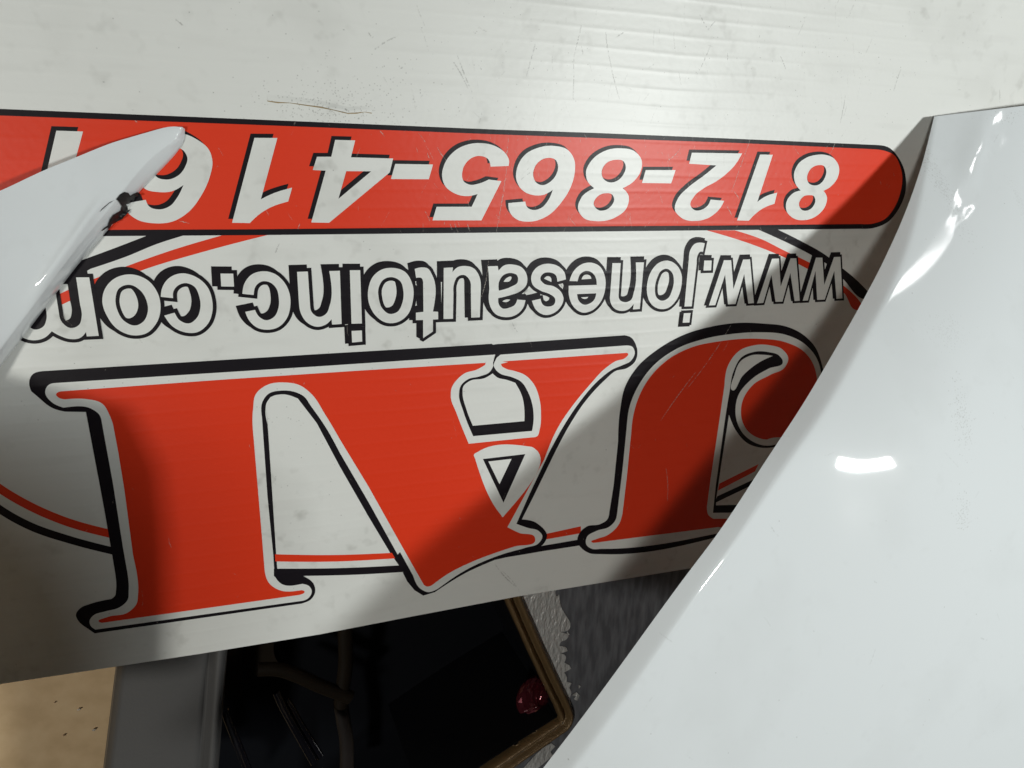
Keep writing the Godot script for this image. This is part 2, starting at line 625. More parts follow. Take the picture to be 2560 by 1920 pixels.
func make_sign() -> void:
	var sign := thing("printed_sign", "large white plastic sign lying upside down, printed with red and black lettering", "sign")
	var edge := outline("-555.9,-250.5 -494.7,-251.9 -324.5,-257.1 -208.0,-259.1 -123.3,-257.3 15.2,-255.2 245.6,-258.4 615.1,-262.0")
	edge.append_array(PackedVector2Array([Vector2(660.0, -180.0), Vector2(660.0, 520.0), Vector2(-590.0, 520.0), Vector2(-590.0, -245.0)]))
	slab("panel", edge, 0.0, -5.0, mat_white, sign)
	var band := flat("phone_band", [outline("-440.2,250.2 -417.1,250.0 -233.0,249.8 -21.2,249.5 81.0,250.1 243.0,249.9 429.8,249.4 ~448.8,247.1 ~467.4,234.5 ~479.6,217.9 ~483.9,195.8 ~478.0,178.9 ~467.0,165.5 ~447.6,157.7 425.4,156.4 214.6,155.8 -36.0,154.9 -240.3,154.2 -359.5,154.3 -455.9,154.3")], 1.2, mat_black, sign)
	flat("band_fill", [outline("-440.9,245.6 -417.8,245.2 -233.4,245.5 -21.1,245.2 81.3,245.4 243.5,245.8 430.7,244.7 ~446.2,242.9 ~458.8,238.7 ~468.8,228.4 ~475.1,216.5 ~476.4,197.1 ~471.1,180.2 ~461.0,168.3 ~444.3,162.6 424.3,161.9 214.0,160.8 -36.0,160.4 -239.9,159.3 -353.6,159.4 -455.1,159.5")], 2.2, mat_red, band)
	# the telephone number 812-865-4161, each character a part, read from the other side
	digit(band, 0, "~359.8,237.0 ~374.1,232.8 ~382.3,223.1 ~381.8,212.5 ~375.3,204.2 365.0,198.5 ~371.2,191.0 ~370.4,182.1 ~362.3,172.5 ~344.2,166.4 ~327.1,169.3 ~317.7,177.4 ~316.8,186.8 ~323.0,194.9 333.7,198.5 ~324.6,207.3 ~322.1,217.0 ~325.7,226.2 ~335.4,233.1 ~347.3,236.4", ["~340.0,213.0 ~343.3,221.5 ~352.8,225.8 ~361.7,224.5 ~365.0,219.7 ~363.8,211.6 ~358.2,205.6 ~349.7,204.3 ~342.9,206.9", "~333.8,184.4 ~337.3,191.3 ~346.0,193.6 ~353.0,192.3 ~355.5,187.3 ~352.9,180.7 ~345.6,176.9 ~338.3,177.9"], Vector2(-3.63, 3.01))  # 8
	digit(band, 1, "274.9,235.0 291.2,235.2 278.2,185.9 ~286.8,191.2 302.8,195.9 300.9,184.0 ~285.6,178.6 ~276.6,172.4 270.0,165.9 254.7,166.2", [], Vector2(-3.67, 2.93))  # 1
	digit(band, 2, "190.9,234.6 252.1,235.5 ~245.3,224.4 ~233.7,213.4 ~223.0,206.3 ~209.6,199.7 ~198.5,191.3 ~194.5,182.4 ~200.0,177.1 ~209.2,177.5 ~216.5,182.5 218.8,187.9 235.9,186.8 ~232.0,179.6 ~221.5,170.5 ~202.7,165.7 ~184.6,169.3 ~176.1,178.2 ~178.6,188.2 ~189.3,199.4 ~207.5,212.0 221.8,222.7 188.8,223.7", [], Vector2(-3.42, 3.01))  # 2
	digit(band, 3, "138.8,216.4 173.4,217.1 169.5,203.8 135.5,203.7", [], Vector2(-3.21, 3.13))  # -
	digit(band, 4, "~109.9,236.6 ~124.9,234.0 ~133.5,225.3 ~133.0,215.2 ~125.8,205.1 113.9,198.3 ~121.3,190.6 ~119.9,179.1 ~107.4,169.3 ~87.4,165.7 ~71.8,169.3 ~65.7,177.8 ~68.3,187.9 82.3,197.9 ~74.3,205.2 ~72.6,214.0 ~77.7,224.0 ~91.0,233.3", ["~89.6,214.3 ~93.6,221.6 ~104.2,225.5 ~113.3,224.0 ~115.9,219.1 ~113.6,211.4 ~106.9,205.2 ~98.0,203.9 ~91.6,207.5", "~82.6,182.9 ~86.6,190.0 ~95.4,193.2 ~103.0,191.6 ~105.1,187.4 ~102.7,181.3 ~95.8,176.7 ~88.1,176.7"], Vector2(-3.01, 2.97))  # 8
	digit(band, 5, "~37.8,236.7 ~52.5,233.1 ~59.7,223.5 ~60.5,213.8 ~56.6,198.3 ~47.3,183.8 ~34.2,171.5 ~14.9,165.4 ~-0.2,168.2 ~-6.7,175.3 -7.9,182.9 9.5,184.5 ~11.5,179.2 ~18.2,176.5 ~26.6,178.7 ~33.1,185.4 37.8,195.7 ~28.0,190.9 ~16.5,190.8 ~5.0,196.1 ~-0.3,205.1 ~0.4,215.8 ~7.8,227.6 ~21.1,234.5", ["~17.0,208.6 ~18.1,216.2 ~25.1,223.6 ~33.4,225.6 ~39.7,223.8 ~42.4,218.3 ~40.7,210.1 ~34.3,203.0 ~27.1,200.1 ~20.8,202.0"], Vector2(-2.97, 2.87))  # 6
	digit(band, 6, "~-73.2,207.1 ~-70.4,218.4 ~-60.4,229.9 ~-46.6,235.9 ~-34.8,237.0 ~-22.3,234.9 ~-11.9,228.7 ~-7.9,221.9 -8.3,217.2 -26.2,216.2 ~-28.4,222.5 ~-36.4,225.6 ~-47.1,222.1 ~-53.5,212.6 ~-52.6,202.7 ~-46.4,199.5 ~-37.9,200.6 -27.8,204.5 -15.3,203.2 -34.8,166.6 -82.7,166.7 -78.7,179.1 -44.6,179.3 -38.8,191.0 ~-49.2,189.0 ~-61.6,191.6 ~-70.5,198.3", [], Vector2(-3.01, 2.96))  # 5
	digit(band, 7, "-116.5,216.7 -81.7,216.9 -85.8,203.8 -120.8,203.4", [], Vector2(-2.93, 3.19))  # -
	digit(band, 8, "-168.7,235.6 -151.5,235.7 -155.7,221.4 -118.3,221.3 -121.7,209.2 -177.4,164.7 -192.9,165.0 -178.1,209.6 -189.1,209.9 -184.9,221.1 -172.7,221.4", ["-160.3,209.5 -138.4,209.8 -168.2,185.7"], Vector2(-2.93, 3.17))  # 4
	digit(band, 9, "-235.4,235.1 -216.9,235.6 -234.0,184.7 ~-225.1,189.1 -207.4,194.8 -211.5,183.0 ~-225.9,178.2 ~-235.9,172.3 -244.6,164.6 -259.0,164.9", [], Vector2(-2.84, 3.27))  # 1
	digit(band, 10, "~-299.5,236.3 ~-292.5,236.8 ~-280.7,232.4 ~-272.1,224.5 ~-270.2,215.3 ~-273.1,203.6 ~-281.4,187.5 ~-293.6,173.1 ~-305.9,166.0 ~-320.2,164.6 ~-332.9,167.9 ~-339.1,174.0 -340.7,180.5 -324.2,183.6 ~-322.2,178.2 ~-315.5,175.9 ~-306.4,178.8 ~-300.4,185.4 -294.4,195.8 ~-304.3,190.5 ~-314.0,189.9 ~-324.1,192.6 ~-328.3,200.8 ~-325.0,214.4 ~-315.9,227.3", ["~-315.3,209.2 ~-310.4,219.3 ~-301.6,225.0 ~-292.9,224.3 ~-289.3,218.0 ~-291.6,210.6 ~-298.1,203.1 ~-307.2,200.0 ~-314.4,202.4"], Vector2(-2.95, 3.44))  # 6
	digit(band, 11, "-381.6,235.6 -363.2,235.6 -382.9,183.8 ~-372.6,187.5 -357.0,193.1 -361.9,181.2 ~-377.5,175.7 -392.0,165.2 -406.2,165.3", [], Vector2(-2.88, 3.25))  # 1
	# www.jonesautoinc.com
	web_letter(sign, 0, "367.0,124.2 376.1,124.0 384.4,92.3 392.7,124.4 401.9,124.5 414.2,75.2 405.4,75.1 396.1,108.2 388.2,74.7 377.2,74.7 368.9,108.9 363.9,74.5 356.5,74.5", [], [], 2.71, Vector2(-2.63, 2.76))  # w
	web_letter(sign, 1, "306.2,124.0 315.6,124.1 322.8,92.1 331.5,124.0 339.5,124.0 352.3,74.7 345.0,74.5 333.8,107.4 327.9,74.5 318.3,74.6 308.1,105.7 301.6,74.0 293.0,73.8", [], [], 2.65, Vector2(-2.47, 2.69))  # w
	web_letter(sign, 2, "242.9,123.6 252.2,123.4 259.2,91.4 267.7,123.8 276.8,123.9 288.8,74.3 281.2,74.1 271.3,107.7 264.1,74.2 254.2,74.2 246.3,107.6 237.5,73.9 229.3,73.9", [], [], 2.73, Vector2(-2.45, 2.65))  # w
	web_letter(sign, 3, "217.8,123.7 227.3,123.5 227.7,112.8 218.0,112.8", [], [], 2.90, Vector2(-2.98, 3.07))  # full_stop
	web_letter(sign, 4, "216.4,142.2 215.1,133.1 ~210.9,132.9 ~209.1,130.1 208.6,120.7 207.3,73.8 198.1,73.9 198.3,125.9 ~199.0,135.1 ~203.8,141.6 ~210.8,143.0", [], [], 3.04, Vector2(-3.19, 2.86))  # j
	web_letter(sign, 5, "198.1,66.4 206.6,66.3 206.3,55.7 197.7,55.8", [], [], 3.13, Vector2(-1.91, -1.47))  # j_dot
	web_letter(sign, 6, "~171.4,124.5 ~183.1,120.0 ~190.6,109.9 ~191.9,96.0 ~186.9,81.0 ~177.6,73.1 ~166.9,72.6 ~156.5,78.3 ~150.6,89.8 ~150.2,103.5 ~154.1,114.5 ~162.5,122.6", ["~170.8,115.9 ~179.0,111.4 ~182.0,102.6 ~180.8,92.6 ~176.6,83.9 ~169.0,81.4 ~162.2,85.7 ~159.7,94.5 ~161.2,105.7 ~165.4,113.6"], [], 3.14, Vector2(-3.11, 3.08))  # o
	web_letter(sign, 7, "107.2,123.1 116.8,122.9 116.7,91.0 ~117.9,84.8 ~123.6,81.6 ~131.7,83.6 ~134.5,91.6 134.4,123.2 144.1,123.2 143.1,73.4 134.9,73.3 135.3,79.1 ~129.6,73.7 ~120.8,72.2 ~111.6,76.1 ~107.1,83.9 106.8,91.3", [], [], 3.07, Vector2(-2.94, 3.13))  # n
	web_letter(sign, 8, "59.6,105.8 ~63.1,114.8 ~71.7,122.3 ~82.0,124.1 ~92.8,120.1 ~99.4,109.7 ~100.6,96.4 ~96.3,83.1 ~86.2,73.9 ~77.0,72.2 ~66.8,77.5 ~60.1,89.2 59.0,101.0 90.6,100.9 ~89.6,107.0 ~84.6,113.7 ~77.3,115.7 ~71.6,112.8 68.7,105.3", ["68.7,92.0 90.5,92.1 ~88.8,85.8 ~83.1,81.4 ~77.9,80.5 ~71.7,84.2"], ["72.9,107.1 ~74.9,111.0 ~79.5,111.8 ~82.8,110.2 84.0,107.5", "73.2,88.5 81.6,88.7 ~80.1,87.1 ~76.9,86.7"], 3.14, Vector2(-3.05, 3.10))  # e
	web_letter(sign, 9, "55.4,107.5 46.2,105.5 ~44.0,112.3 ~37.6,115.1 ~30.1,113.8 ~27.4,109.2 ~31.0,104.4 ~43.2,100.5 ~51.1,94.3 ~53.8,87.1 ~50.5,78.8 ~41.8,72.5 ~34.1,71.6 ~24.4,76.8 19.1,86.9 28.4,88.6 ~31.8,81.9 ~37.6,80.2 ~43.9,82.6 ~44.4,88.0 ~39.1,92.6 ~28.2,96.9 ~19.2,103.6 ~17.7,111.8 ~22.4,119.8 ~29.8,123.4 ~37.2,123.8 ~48.8,119.8 ~54.1,113.8", [], ["31.3,109.1 ~34.6,111.4 ~38.8,109.8 39.5,105.4", "31.4,88.4 37.6,87.3 ~34.2,85.9", "50.4,102.7 53.0,102.4 52.9,99.3"], 3.20, Vector2(-3.14, 3.05))  # s
	web_letter(sign, 10, "-28.0,122.6 -17.9,122.8 -16.9,118.2 ~-11.3,123.1 ~-1.6,123.8 ~8.2,120.1 ~13.4,110.8 ~12.4,102.6 ~6.3,97.0 ~-4.7,93.3 -16.8,90.8 ~-16.3,84.9 ~-12.4,80.4 ~-5.0,80.7 ~1.1,83.7 3.2,88.7 12.2,87.7 ~9.3,79.2 ~0.7,72.4 ~-9.8,71.3 ~-20.2,75.5 ~-25.5,84.1 -26.2,100.4 -27.1,115.2", ["-16.3,98.3 ~-16.4,106.4 ~-12.3,113.2 ~-4.5,115.6 ~2.6,112.8 ~3.3,106.4 ~-4.2,101.6"], ["-11.6,107.1 ~-8.1,110.9 ~-3.4,111.6 ~-4.1,108.7", "-12.7,87.6 ~-8.9,89.1 -4.2,88.9 ~-7.6,86.6", "15.3,98.8 20.5,94.2 13.3,93.0 10.7,94.9"], 3.26, Vector2(-3.09, 3.12))  # a
	web_letter(sign, 11, "-72.3,122.1 -63.2,122.3 -63.7,117.8 ~-58.9,122.2 ~-51.4,123.5 ~-42.0,120.7 ~-36.7,113.2 -35.0,100.6 -35.8,72.3 -44.7,72.3 -45.2,100.9 ~-46.7,110.1 ~-51.9,114.7 ~-58.3,113.5 ~-62.0,107.1 -62.8,97.0 -63.3,72.0 -72.8,72.2", [], [], 3.19, Vector2(-3.26, 3.29))  # u
	web_letter(sign, 12, "-100.5,121.7 ~-94.7,123.0 ~-87.9,121.9 ~-83.7,115.5 -83.3,80.1 -78.2,79.6 -78.2,72.2 -83.4,72.1 -83.5,60.3 -93.4,54.1 -93.2,72.2 -100.2,72.3 -100.1,79.6 -92.7,80.2 -92.6,109.1 ~-93.9,112.7 -99.3,113.2", [], ["-75.3,108.6 -74.2,108.6 -75.0,87.2", "-100.0,109.3 -98.7,106.0 -100.0,106.5", "-99.9,89.2 -99.0,86.9 -100.3,86.4"], 3.14, Vector2(-3.34, 3.24))  # t
	web_letter(sign, 13, "~-122.2,123.2 ~-110.3,119.5 ~-103.0,107.2 ~-102.8,91.6 ~-108.9,77.2 ~-119.2,70.9 ~-129.2,71.3 ~-138.8,78.5 ~-144.7,90.9 ~-144.7,104.1 ~-139.7,115.9 ~-131.5,121.9", ["~-122.4,114.5 ~-114.9,110.8 ~-111.8,100.8 ~-113.1,89.7 ~-118.4,81.0 ~-125.6,79.6 ~-132.1,84.9 ~-135.3,95.0 ~-134.7,105.9 ~-129.6,112.9"], [], 3.31, Vector2(-3.42, 3.09))  # o
	web_letter(sign, 14, "-161.0,121.9 -151.6,121.7 -151.9,71.5 -161.6,71.7", [], [], 3.26, Vector2(-3.08, 2.70))  # i
	web_letter(sign, 15, "-161.8,64.8 -152.2,64.8 -152.3,53.9 -161.8,53.6", [], [], 3.37, Vector2(-3.14, 2.41))  # i_dot
	web_letter(sign, 16, "-207.8,121.5 -198.4,121.6 -198.2,91.9 ~-196.8,83.7 ~-191.0,79.5 ~-184.4,82.1 ~-180.6,90.1 -179.5,121.6 -170.0,121.6 -170.7,71.9 -179.4,71.7 -179.7,76.8 ~-185.2,72.0 ~-193.6,70.4 ~-201.7,74.7 ~-206.8,83.6 -207.9,93.3", [], [], 3.21, Vector2(-3.76, 3.01))  # n
	web_letter(sign, 17, "-255.6,103.2 ~-253.0,112.6 ~-245.6,120.6 ~-237.6,122.7 ~-228.0,120.7 ~-219.6,112.7 ~-215.4,101.0 ~-215.5,91.5 ~-219.8,78.8 ~-227.4,71.6 ~-236.6,69.7 ~-245.4,72.0 ~-252.2,79.7 -254.5,86.9 -246.1,88.4 ~-243.1,82.0 ~-237.4,78.5 ~-230.8,80.9 ~-226.2,88.7 ~-225.1,98.2 ~-226.9,107.7 ~-232.5,113.1 ~-238.3,113.7 ~-243.4,110.3 -246.2,101.8", [], [], 3.14, Vector2(-3.71, 3.06))  # c
	web_letter(sign, 18, "-272.1,121.5 -261.7,121.2 -262.0,109.8 -272.5,110.3", [], [], 3.15, Vector2(-4.08, 3.15))  # full_stop
	web_letter(sign, 19, "-321.5,102.8 ~-319.6,110.5 ~-312.6,119.3 ~-303.1,122.5 ~-292.4,119.3 ~-283.9,110.5 ~-281.0,99.1 ~-281.8,87.8 ~-287.1,76.6 ~-296.2,70.3 ~-305.5,70.8 ~-314.3,75.9 -320.6,86.4 -312.1,88.6 ~-308.2,81.2 ~-301.9,78.6 ~-294.9,83.2 ~-291.1,92.3 ~-291.2,102.6 ~-294.2,110.8 ~-300.3,114.0 ~-306.9,112.2 ~-311.1,107.3 -312.0,101.3", [], [], 3.15, Vector2(-3.83, 3.19))  # c
	web_letter(sign, 20, "~-341.6,122.5 ~-330.7,117.8 ~-323.8,106.7 ~-322.7,93.6 ~-327.7,79.6 ~-336.8,71.3 ~-346.8,70.3 ~-357.7,76.0 ~-364.3,87.3 ~-366.4,101.2 ~-362.0,112.8 ~-353.2,120.4", ["~-343.5,113.7 ~-337.0,109.1 ~-332.8,99.0 ~-333.4,89.0 ~-338.4,81.1 ~-344.0,78.8 ~-351.6,82.7 ~-356.1,92.9 ~-356.2,102.8 ~-352.1,111.5"], [], 3.08, Vector2(-4.03, 3.34))  # o
	web_letter(sign, 21, "-383.1,121.1 -373.6,120.9 -372.8,71.2 -381.8,71.2 -381.9,75.0 ~-387.3,70.0 ~-394.2,69.6 ~-401.4,72.7 -406.8,76.9 ~-413.4,71.4 ~-421.1,70.0 ~-428.2,72.7 ~-433.5,80.7 -434.7,94.2 -434.4,122.5 -425.7,122.2 -425.6,95.8 ~-423.9,85.1 ~-419.0,79.0 ~-412.9,80.7 ~-409.2,87.3 -408.5,97.0 -408.7,121.8 -399.5,121.6 -399.5,92.8 ~-398.2,83.9 ~-392.9,79.0 ~-386.7,80.9 ~-383.4,88.1 -383.2,97.9", [], [], 3.00, Vector2(-3.91, 3.45))  # m
	# the oval of thin lines behind the lettering
	flat("black_pinstripe", [outline("-327.1,154.3 ~-351.2,144.8 -377.9,134.8 -391.3,122.3 -395.5,115.7 -388.9,115.6 -384.5,120.2 -372.1,127.7 ~-343.4,137.7 ~-320.3,147.3 -298.1,154.5")], 1, mat_black, sign)
	flat("red_pinstripe", [outline("-267.9,154.3 ~-307.4,142.6 ~-346.1,128.9 ~-371.5,118.9 ~-396.2,108.1 -411.8,100.0 -410.5,92.2 -395.7,99.2 ~-369.9,111.1 ~-334.2,125.5 ~-285.8,140.0 -230.5,154.3")], 1, mat_red, sign)
	flat("red_pinstripe", [outline("217.8,155.8 ~268.2,143.0 ~318.3,127.0 ~356.9,111.8 ~394.0,94.0 ~416.9,80.9 ~436.4,60.6 452.4,59.9 ~437.2,74.6 ~414.3,90.0 ~392.3,103.6 ~359.8,118.4 ~322.2,132.8 ~289.1,145.9 253.8,155.6")], 1, mat_red, sign)
	flat("black_pinstripe", [outline("283.8,156.3 ~337.4,136.7 ~361.7,126.7 ~390.5,113.3 ~412.0,97.9 ~448.1,72.8 464.2,72.3 ~451.4,82.6 ~427.1,99.7 ~407.7,111.3 ~376.0,129.3 ~344.4,142.8 309.2,156.4")], 1, mat_black, sign)
	flat("red_pinstripe", [outline("-477.1,-36.5 ~-464.1,-54.1 ~-445.4,-73.0 ~-420.3,-92.0 -386.7,-109.7 -387.7,-118.0 ~-421.4,-100.5 ~-446.7,-81.9 ~-465.6,-63.5 -478.8,-46.9")], 1, mat_red, sign)
	flat("black_pinstripe", [outline("-480.1,-54.8 ~-467.1,-73.5 ~-448.2,-92.2 ~-419.4,-110.9 -387.1,-127.5 -386.9,-135.6 ~-418.3,-119.8 ~-449.4,-100.5 ~-468.5,-82.3 -481.6,-64.0")], 1, mat_black, sign)
	flat("red_pinstripe", [outline("-246.2,-158.0 ~-190.7,-168.0 -130.0,-175.5 -126.9,-182.5 ~-191.0,-175.5 -246.3,-166.0")], 5, mat_red, sign)
	flat("black_pinstripe", [outline("-248.2,-173.8 ~-184.2,-184.2 -122.0,-191.7 -116.8,-200.4 ~-169.9,-194.5 -220.6,-186.9 -211.0,-197.7 -214.0,-199.7 ~-219.5,-196.1 ~-241.8,-190.9 -248.8,-181.7")], 5, mat_black, sign)
	flat("red_pinstripe", [outline("43.0,-180.5 87.4,-177.2 87.9,-186.2 43.2,-187.3")], 1, mat_red, sign)
	flat("black_pinstripe", [outline("-18.5,-202.2 ~8.7,-197.9 41.7,-194.8 88.3,-194.0 90.6,-201.9 41.1,-201.7 ~8.8,-202.2")], 1, mat_black, sign)
	flat("red_pinstripe", [outline("269.2,-146.6 323.6,-127.3 319.5,-136.5 268.2,-155.7")], 7, mat_red, sign)
	flat("black_pinstripe", [outline("268.1,-163.4 326.0,-145.0 317.8,-154.7 266.4,-171.7")], 7, mat_black, sign)
	# the large letters
	var ai := flat("large_letters", [outline("~-428.8,36.5 ~-425.7,41.1 -418.4,43.1 -191.8,44.0 -60.0,44.0 -23.0,44.3 -21.3,43.2 -18.2,43.6 127.2,45.2 ~135.1,42.5 141.8,34.1 ~144.3,26.2 ~142.8,15.8 ~133.4,8.3 ~118.8,5.6 ~107.5,-3.0 ~82.7,-28.7 ~68.6,-49.8 49.6,-85.7 28.0,-131.3 14.8,-157.9 ~29.0,-162.6 40.6,-172.6 ~45.8,-183.8 ~40.5,-193.9 ~23.2,-198.5 -15.9,-203.2 ~-50.1,-214.0 -84.5,-231.4 -97.4,-233.3 -106.8,-224.9 -114.4,-212.9 -121.8,-194.0 -120.0,-199.6 -131.6,-175.8 -152.6,-130.7 -179.0,-71.5 -198.6,-24.0 -214.4,2.0 ~-228.5,7.3 -238.9,5.5 ~-242.6,-0.5 -243.4,-21.2 -245.0,-157.9 -244.8,-175.0 -219.0,-188.7 ~-212.3,-195.8 ~-209.9,-204.6 ~-210.1,-207.4 ~-214.6,-215.4 -224.2,-218.7 -412.4,-214.5 -418.1,-207.4 ~-423.6,-199.2 ~-425.0,-191.9 ~-420.0,-185.2 ~-412.5,-182.8 -394.2,-180.8 ~-390.8,-178.1 ~-389.3,-172.5 -387.8,-152.8 -388.1,-130.6 -388.7,-87.9 -391.2,4.4 -406.9,6.1 ~-415.1,9.7 -423.5,18.9 -429.0,26.1 ~-429.7,30.9")], 2.0, mat_black, sign)
	flat("letter_rim", [outline("~-419.1,24.9 ~-415.9,30.7 -408.2,32.1 -192.4,32.2 -18.0,32.8 -18.0,32.3 130.1,33.8 ~138.0,31.5 ~141.1,24.4 ~137.1,16.2 ~127.5,12.0 ~115.2,7.8 ~100.5,-2.2 ~75.8,-29.2 ~61.8,-49.8 44.0,-82.4 23.1,-128.0 8.5,-162.3 ~22.3,-169.4 ~35.5,-175.3 ~40.1,-182.9 ~36.0,-190.5 ~21.3,-193.6 ~-8.4,-197.8 ~-50.1,-210.4 -81.2,-227.9 ~-91.7,-229.9 ~-98.9,-225.5 -108.0,-206.9 -121.4,-176.0 -124.0,-178.7 -152.0,-114.5 -178.3,-57.0 ~-190.7,-28.5 ~-203.0,-6.3 ~-209.0,3.9 ~-216.7,8.7 ~-228.2,11.0 ~-240.6,8.6 ~-245.6,2.6 -247.8,-13.6 -248.7,-95.1 -247.8,-158.3 -248.1,-175.5 ~-246.7,-185.7 ~-242.3,-192.2 -222.1,-195.9 ~-215.5,-200.0 ~-213.4,-206.0 ~-217.4,-213.7 -227.6,-215.4 -411.3,-210.6 ~-414.8,-205.3 ~-414.8,-200.2 ~-410.5,-194.8 ~-401.8,-193.0 ~-388.1,-190.6 ~-381.3,-184.9 ~-378.8,-174.4 -377.7,-154.5 -378.3,-129.2 -378.7,-63.5 -380.3,-6.7 ~-381.5,1.4 ~-385.9,6.4 -407.5,9.8 ~-414.9,14.7")], 3.0, mat_white, ai)
	flat("letter_fill", [outline("~-411.4,22.1 ~-409.9,23.8 -407.1,24.5 -277.6,25.4 -160.8,25.4 -28.4,24.8 ~-30.2,21.0 -35.6,18.3 -4.9,24.0 -11.7,25.1 130.8,25.5 ~133.1,24.3 ~130.4,20.3 ~118.7,17.1 ~106.7,10.0 ~88.4,-8.1 ~69.1,-30.6 ~56.3,-48.7 38.9,-88.9 -2.0,-164.8 ~12.2,-174.1 ~31.0,-182.8 ~31.5,-185.7 ~5.7,-190.2 ~-44.6,-201.7 ~-69.2,-210.9 -87.9,-222.2 ~-92.7,-222.8 -96.6,-219.9 -123.5,-160.0 -151.4,-97.2 -177.6,-42.9 ~-190.1,-16.3 ~-202.3,6.2 ~-212.3,15.2 ~-225.1,18.7 ~-240.6,17.6 ~-250.7,10.5 ~-255.1,-5.8 -256.7,-34.4 -256.9,-127.6 -257.1,-175.6 ~-253.9,-189.3 ~-244.9,-198.9 -223.2,-203.0 ~-220.5,-205.2 -225.7,-208.1 -405.0,-204.4 ~-407.5,-202.5 ~-400.1,-199.3 ~-382.8,-198.0 ~-374.5,-190.9 ~-371.3,-178.9 -369.9,-155.9 -370.9,-137.9 -370.3,-71.7 -370.8,-36.4 -371.8,-8.9 ~-373.3,-0.7 ~-378.5,11.6 ~-389.1,16.0 -405.4,17.2 ~-410.0,19.2")], 4.0, mat_red, ai)
	flat("open_gap", [outline("-242.9,-14.0 ~-242.2,0.9 ~-238.3,5.4 ~-228.5,7.3 -214.4,2.0 -198.6,-24.0 -179.0,-71.5 -152.6,-130.7 -131.6,-175.8 -118.3,-200.5 -221.1,-186.8 -245.1,-174.3 -245.0,-157.9")], 4.0, mat_white, ai)
	flat("counter_rim", [outline("-11.1,27.3 -18.0,28.7 -28.5,27.2 -29.7,22.7 ~-38.2,18.4 ~-51.6,15.1 ~-59.1,9.3 ~-64.4,2.0 ~-65.7,-8.6 ~-59.9,-26.2 -46.7,-61.4 23.9,-61.5 ~29.8,-60.7 ~32.3,-53.6 ~33.3,-36.0 ~30.3,-16.2 ~24.0,-1.7 ~13.3,9.2 ~1.7,14.2 ~-7.2,17.1 ~-12.5,21.6")], 5.0, mat_white, ai)
	flat("counter_edge", [outline("-20.7,21.5 ~-24.6,15.0 ~-35.7,10.9 ~-47.9,8.7 ~-55.2,2.5 ~-57.1,-6.6 ~-52.8,-24.4 -41.9,-53.4 23.6,-54.1 ~25.0,-41.7 ~23.4,-26.0 ~17.8,-10.1 ~9.7,1.9 ~-0.7,7.7 ~-13.4,12.4 ~-18.4,17.0")], 6.0, mat_black, ai)
	flat("counter", [outline("-21.5,13.2 ~-29.5,9.0 ~-46.7,6.5 ~-52.6,1.7 ~-53.4,-5.6 ~-49.7,-22.1 -42.4,-41.8 14.5,-42.1 ~14.2,-30.3 ~11.4,-14.7 3.3,1.2 ~-5.7,5.0 ~-17.1,8.9")], 7.0, mat_white, ai)
	flat("serif_gap", [outline("-18.7,33.3 -12.2,33.2 -17.4,29.6 -20.0,24.5 -20.9,20.9 -21.2,24.6 -19.9,29.4")], 6.5, mat_black, ai)
	flat("counter_rim", [outline("~-41.0,-74.3 ~-37.0,-71.8 24.2,-72.6 ~26.8,-74.4 -5.8,-149.8 ~-7.6,-151.6 ~-9.8,-148.7 -40.0,-77.9")], 5.0, mat_white, ai)
	flat("counter_edge", [outline("-31.1,-80.3 16.6,-80.0 -7.2,-134.3")], 6.0, mat_black, ai)
	flat("counter", [outline("-25.0,-83.8 1.0,-83.7 -12.2,-111.7")], 7.0, mat_white, ai)
	var j := flat("large_letter", [outline("~274.9,52.0 ~304.8,49.7 ~337.9,44.7 ~366.9,31.9 ~386.8,14.8 ~399.0,-5.9 ~408.5,-28.6 ~416.3,-78.4 361.0,-190.3 286.7,-219.0 ~117.5,-218.0 ~100.4,-214.0 ~89.9,-205.9 ~83.9,-196.5 ~85.4,-186.8 ~94.1,-178.9 ~112.4,-177.9 ~120.5,-173.5 122.7,-164.6 126.0,-130.3 127.9,-77.3 ~127.9,-39.4 ~132.3,-12.9 ~145.0,7.8 ~170.4,27.6 ~200.1,41.5 ~236.7,49.6")], 2.4, mat_black, sign)
	flat("letter_rim", [outline("~300.2,39.7 ~339.5,34.6 ~371.0,20.2 ~391.5,0.1 ~403.0,-28.2 ~407.7,-68.0 357.9,-169.8 288.4,-216.0 277.7,-214.8 ~116.3,-210.8 ~102.2,-208.2 ~95.3,-201.4 ~95.7,-192.1 ~107.4,-186.1 ~123.9,-183.0 ~130.6,-176.9 133.0,-166.0 135.9,-113.5 137.6,-60.9 ~140.1,-33.7 ~148.5,-13.3 ~164.8,8.1 ~192.4,25.9 ~228.8,35.9 ~266.7,39.7")], 3.2, mat_white, j)
	flat("letter_fill", [outline("~301.3,31.9 ~340.9,25.4 ~367.9,13.2 ~385.9,-5.0 ~395.9,-31.4 ~393.3,-61.1 ~383.1,-79.1 ~363.6,-93.3 ~333.9,-95.4 ~310.0,-105.8 307.6,-198.8 285.4,-208.6 274.6,-206.1 104.5,-201.0 ~101.6,-198.7 ~106.2,-197.1 ~122.7,-193.5 ~135.2,-183.2 139.8,-168.9 142.1,-123.3 143.7,-70.2 ~144.8,-47.8 ~149.6,-27.7 ~160.6,-6.6 ~180.8,12.9 ~211.0,26.5 ~248.3,31.8")], 4.2, mat_red, j)
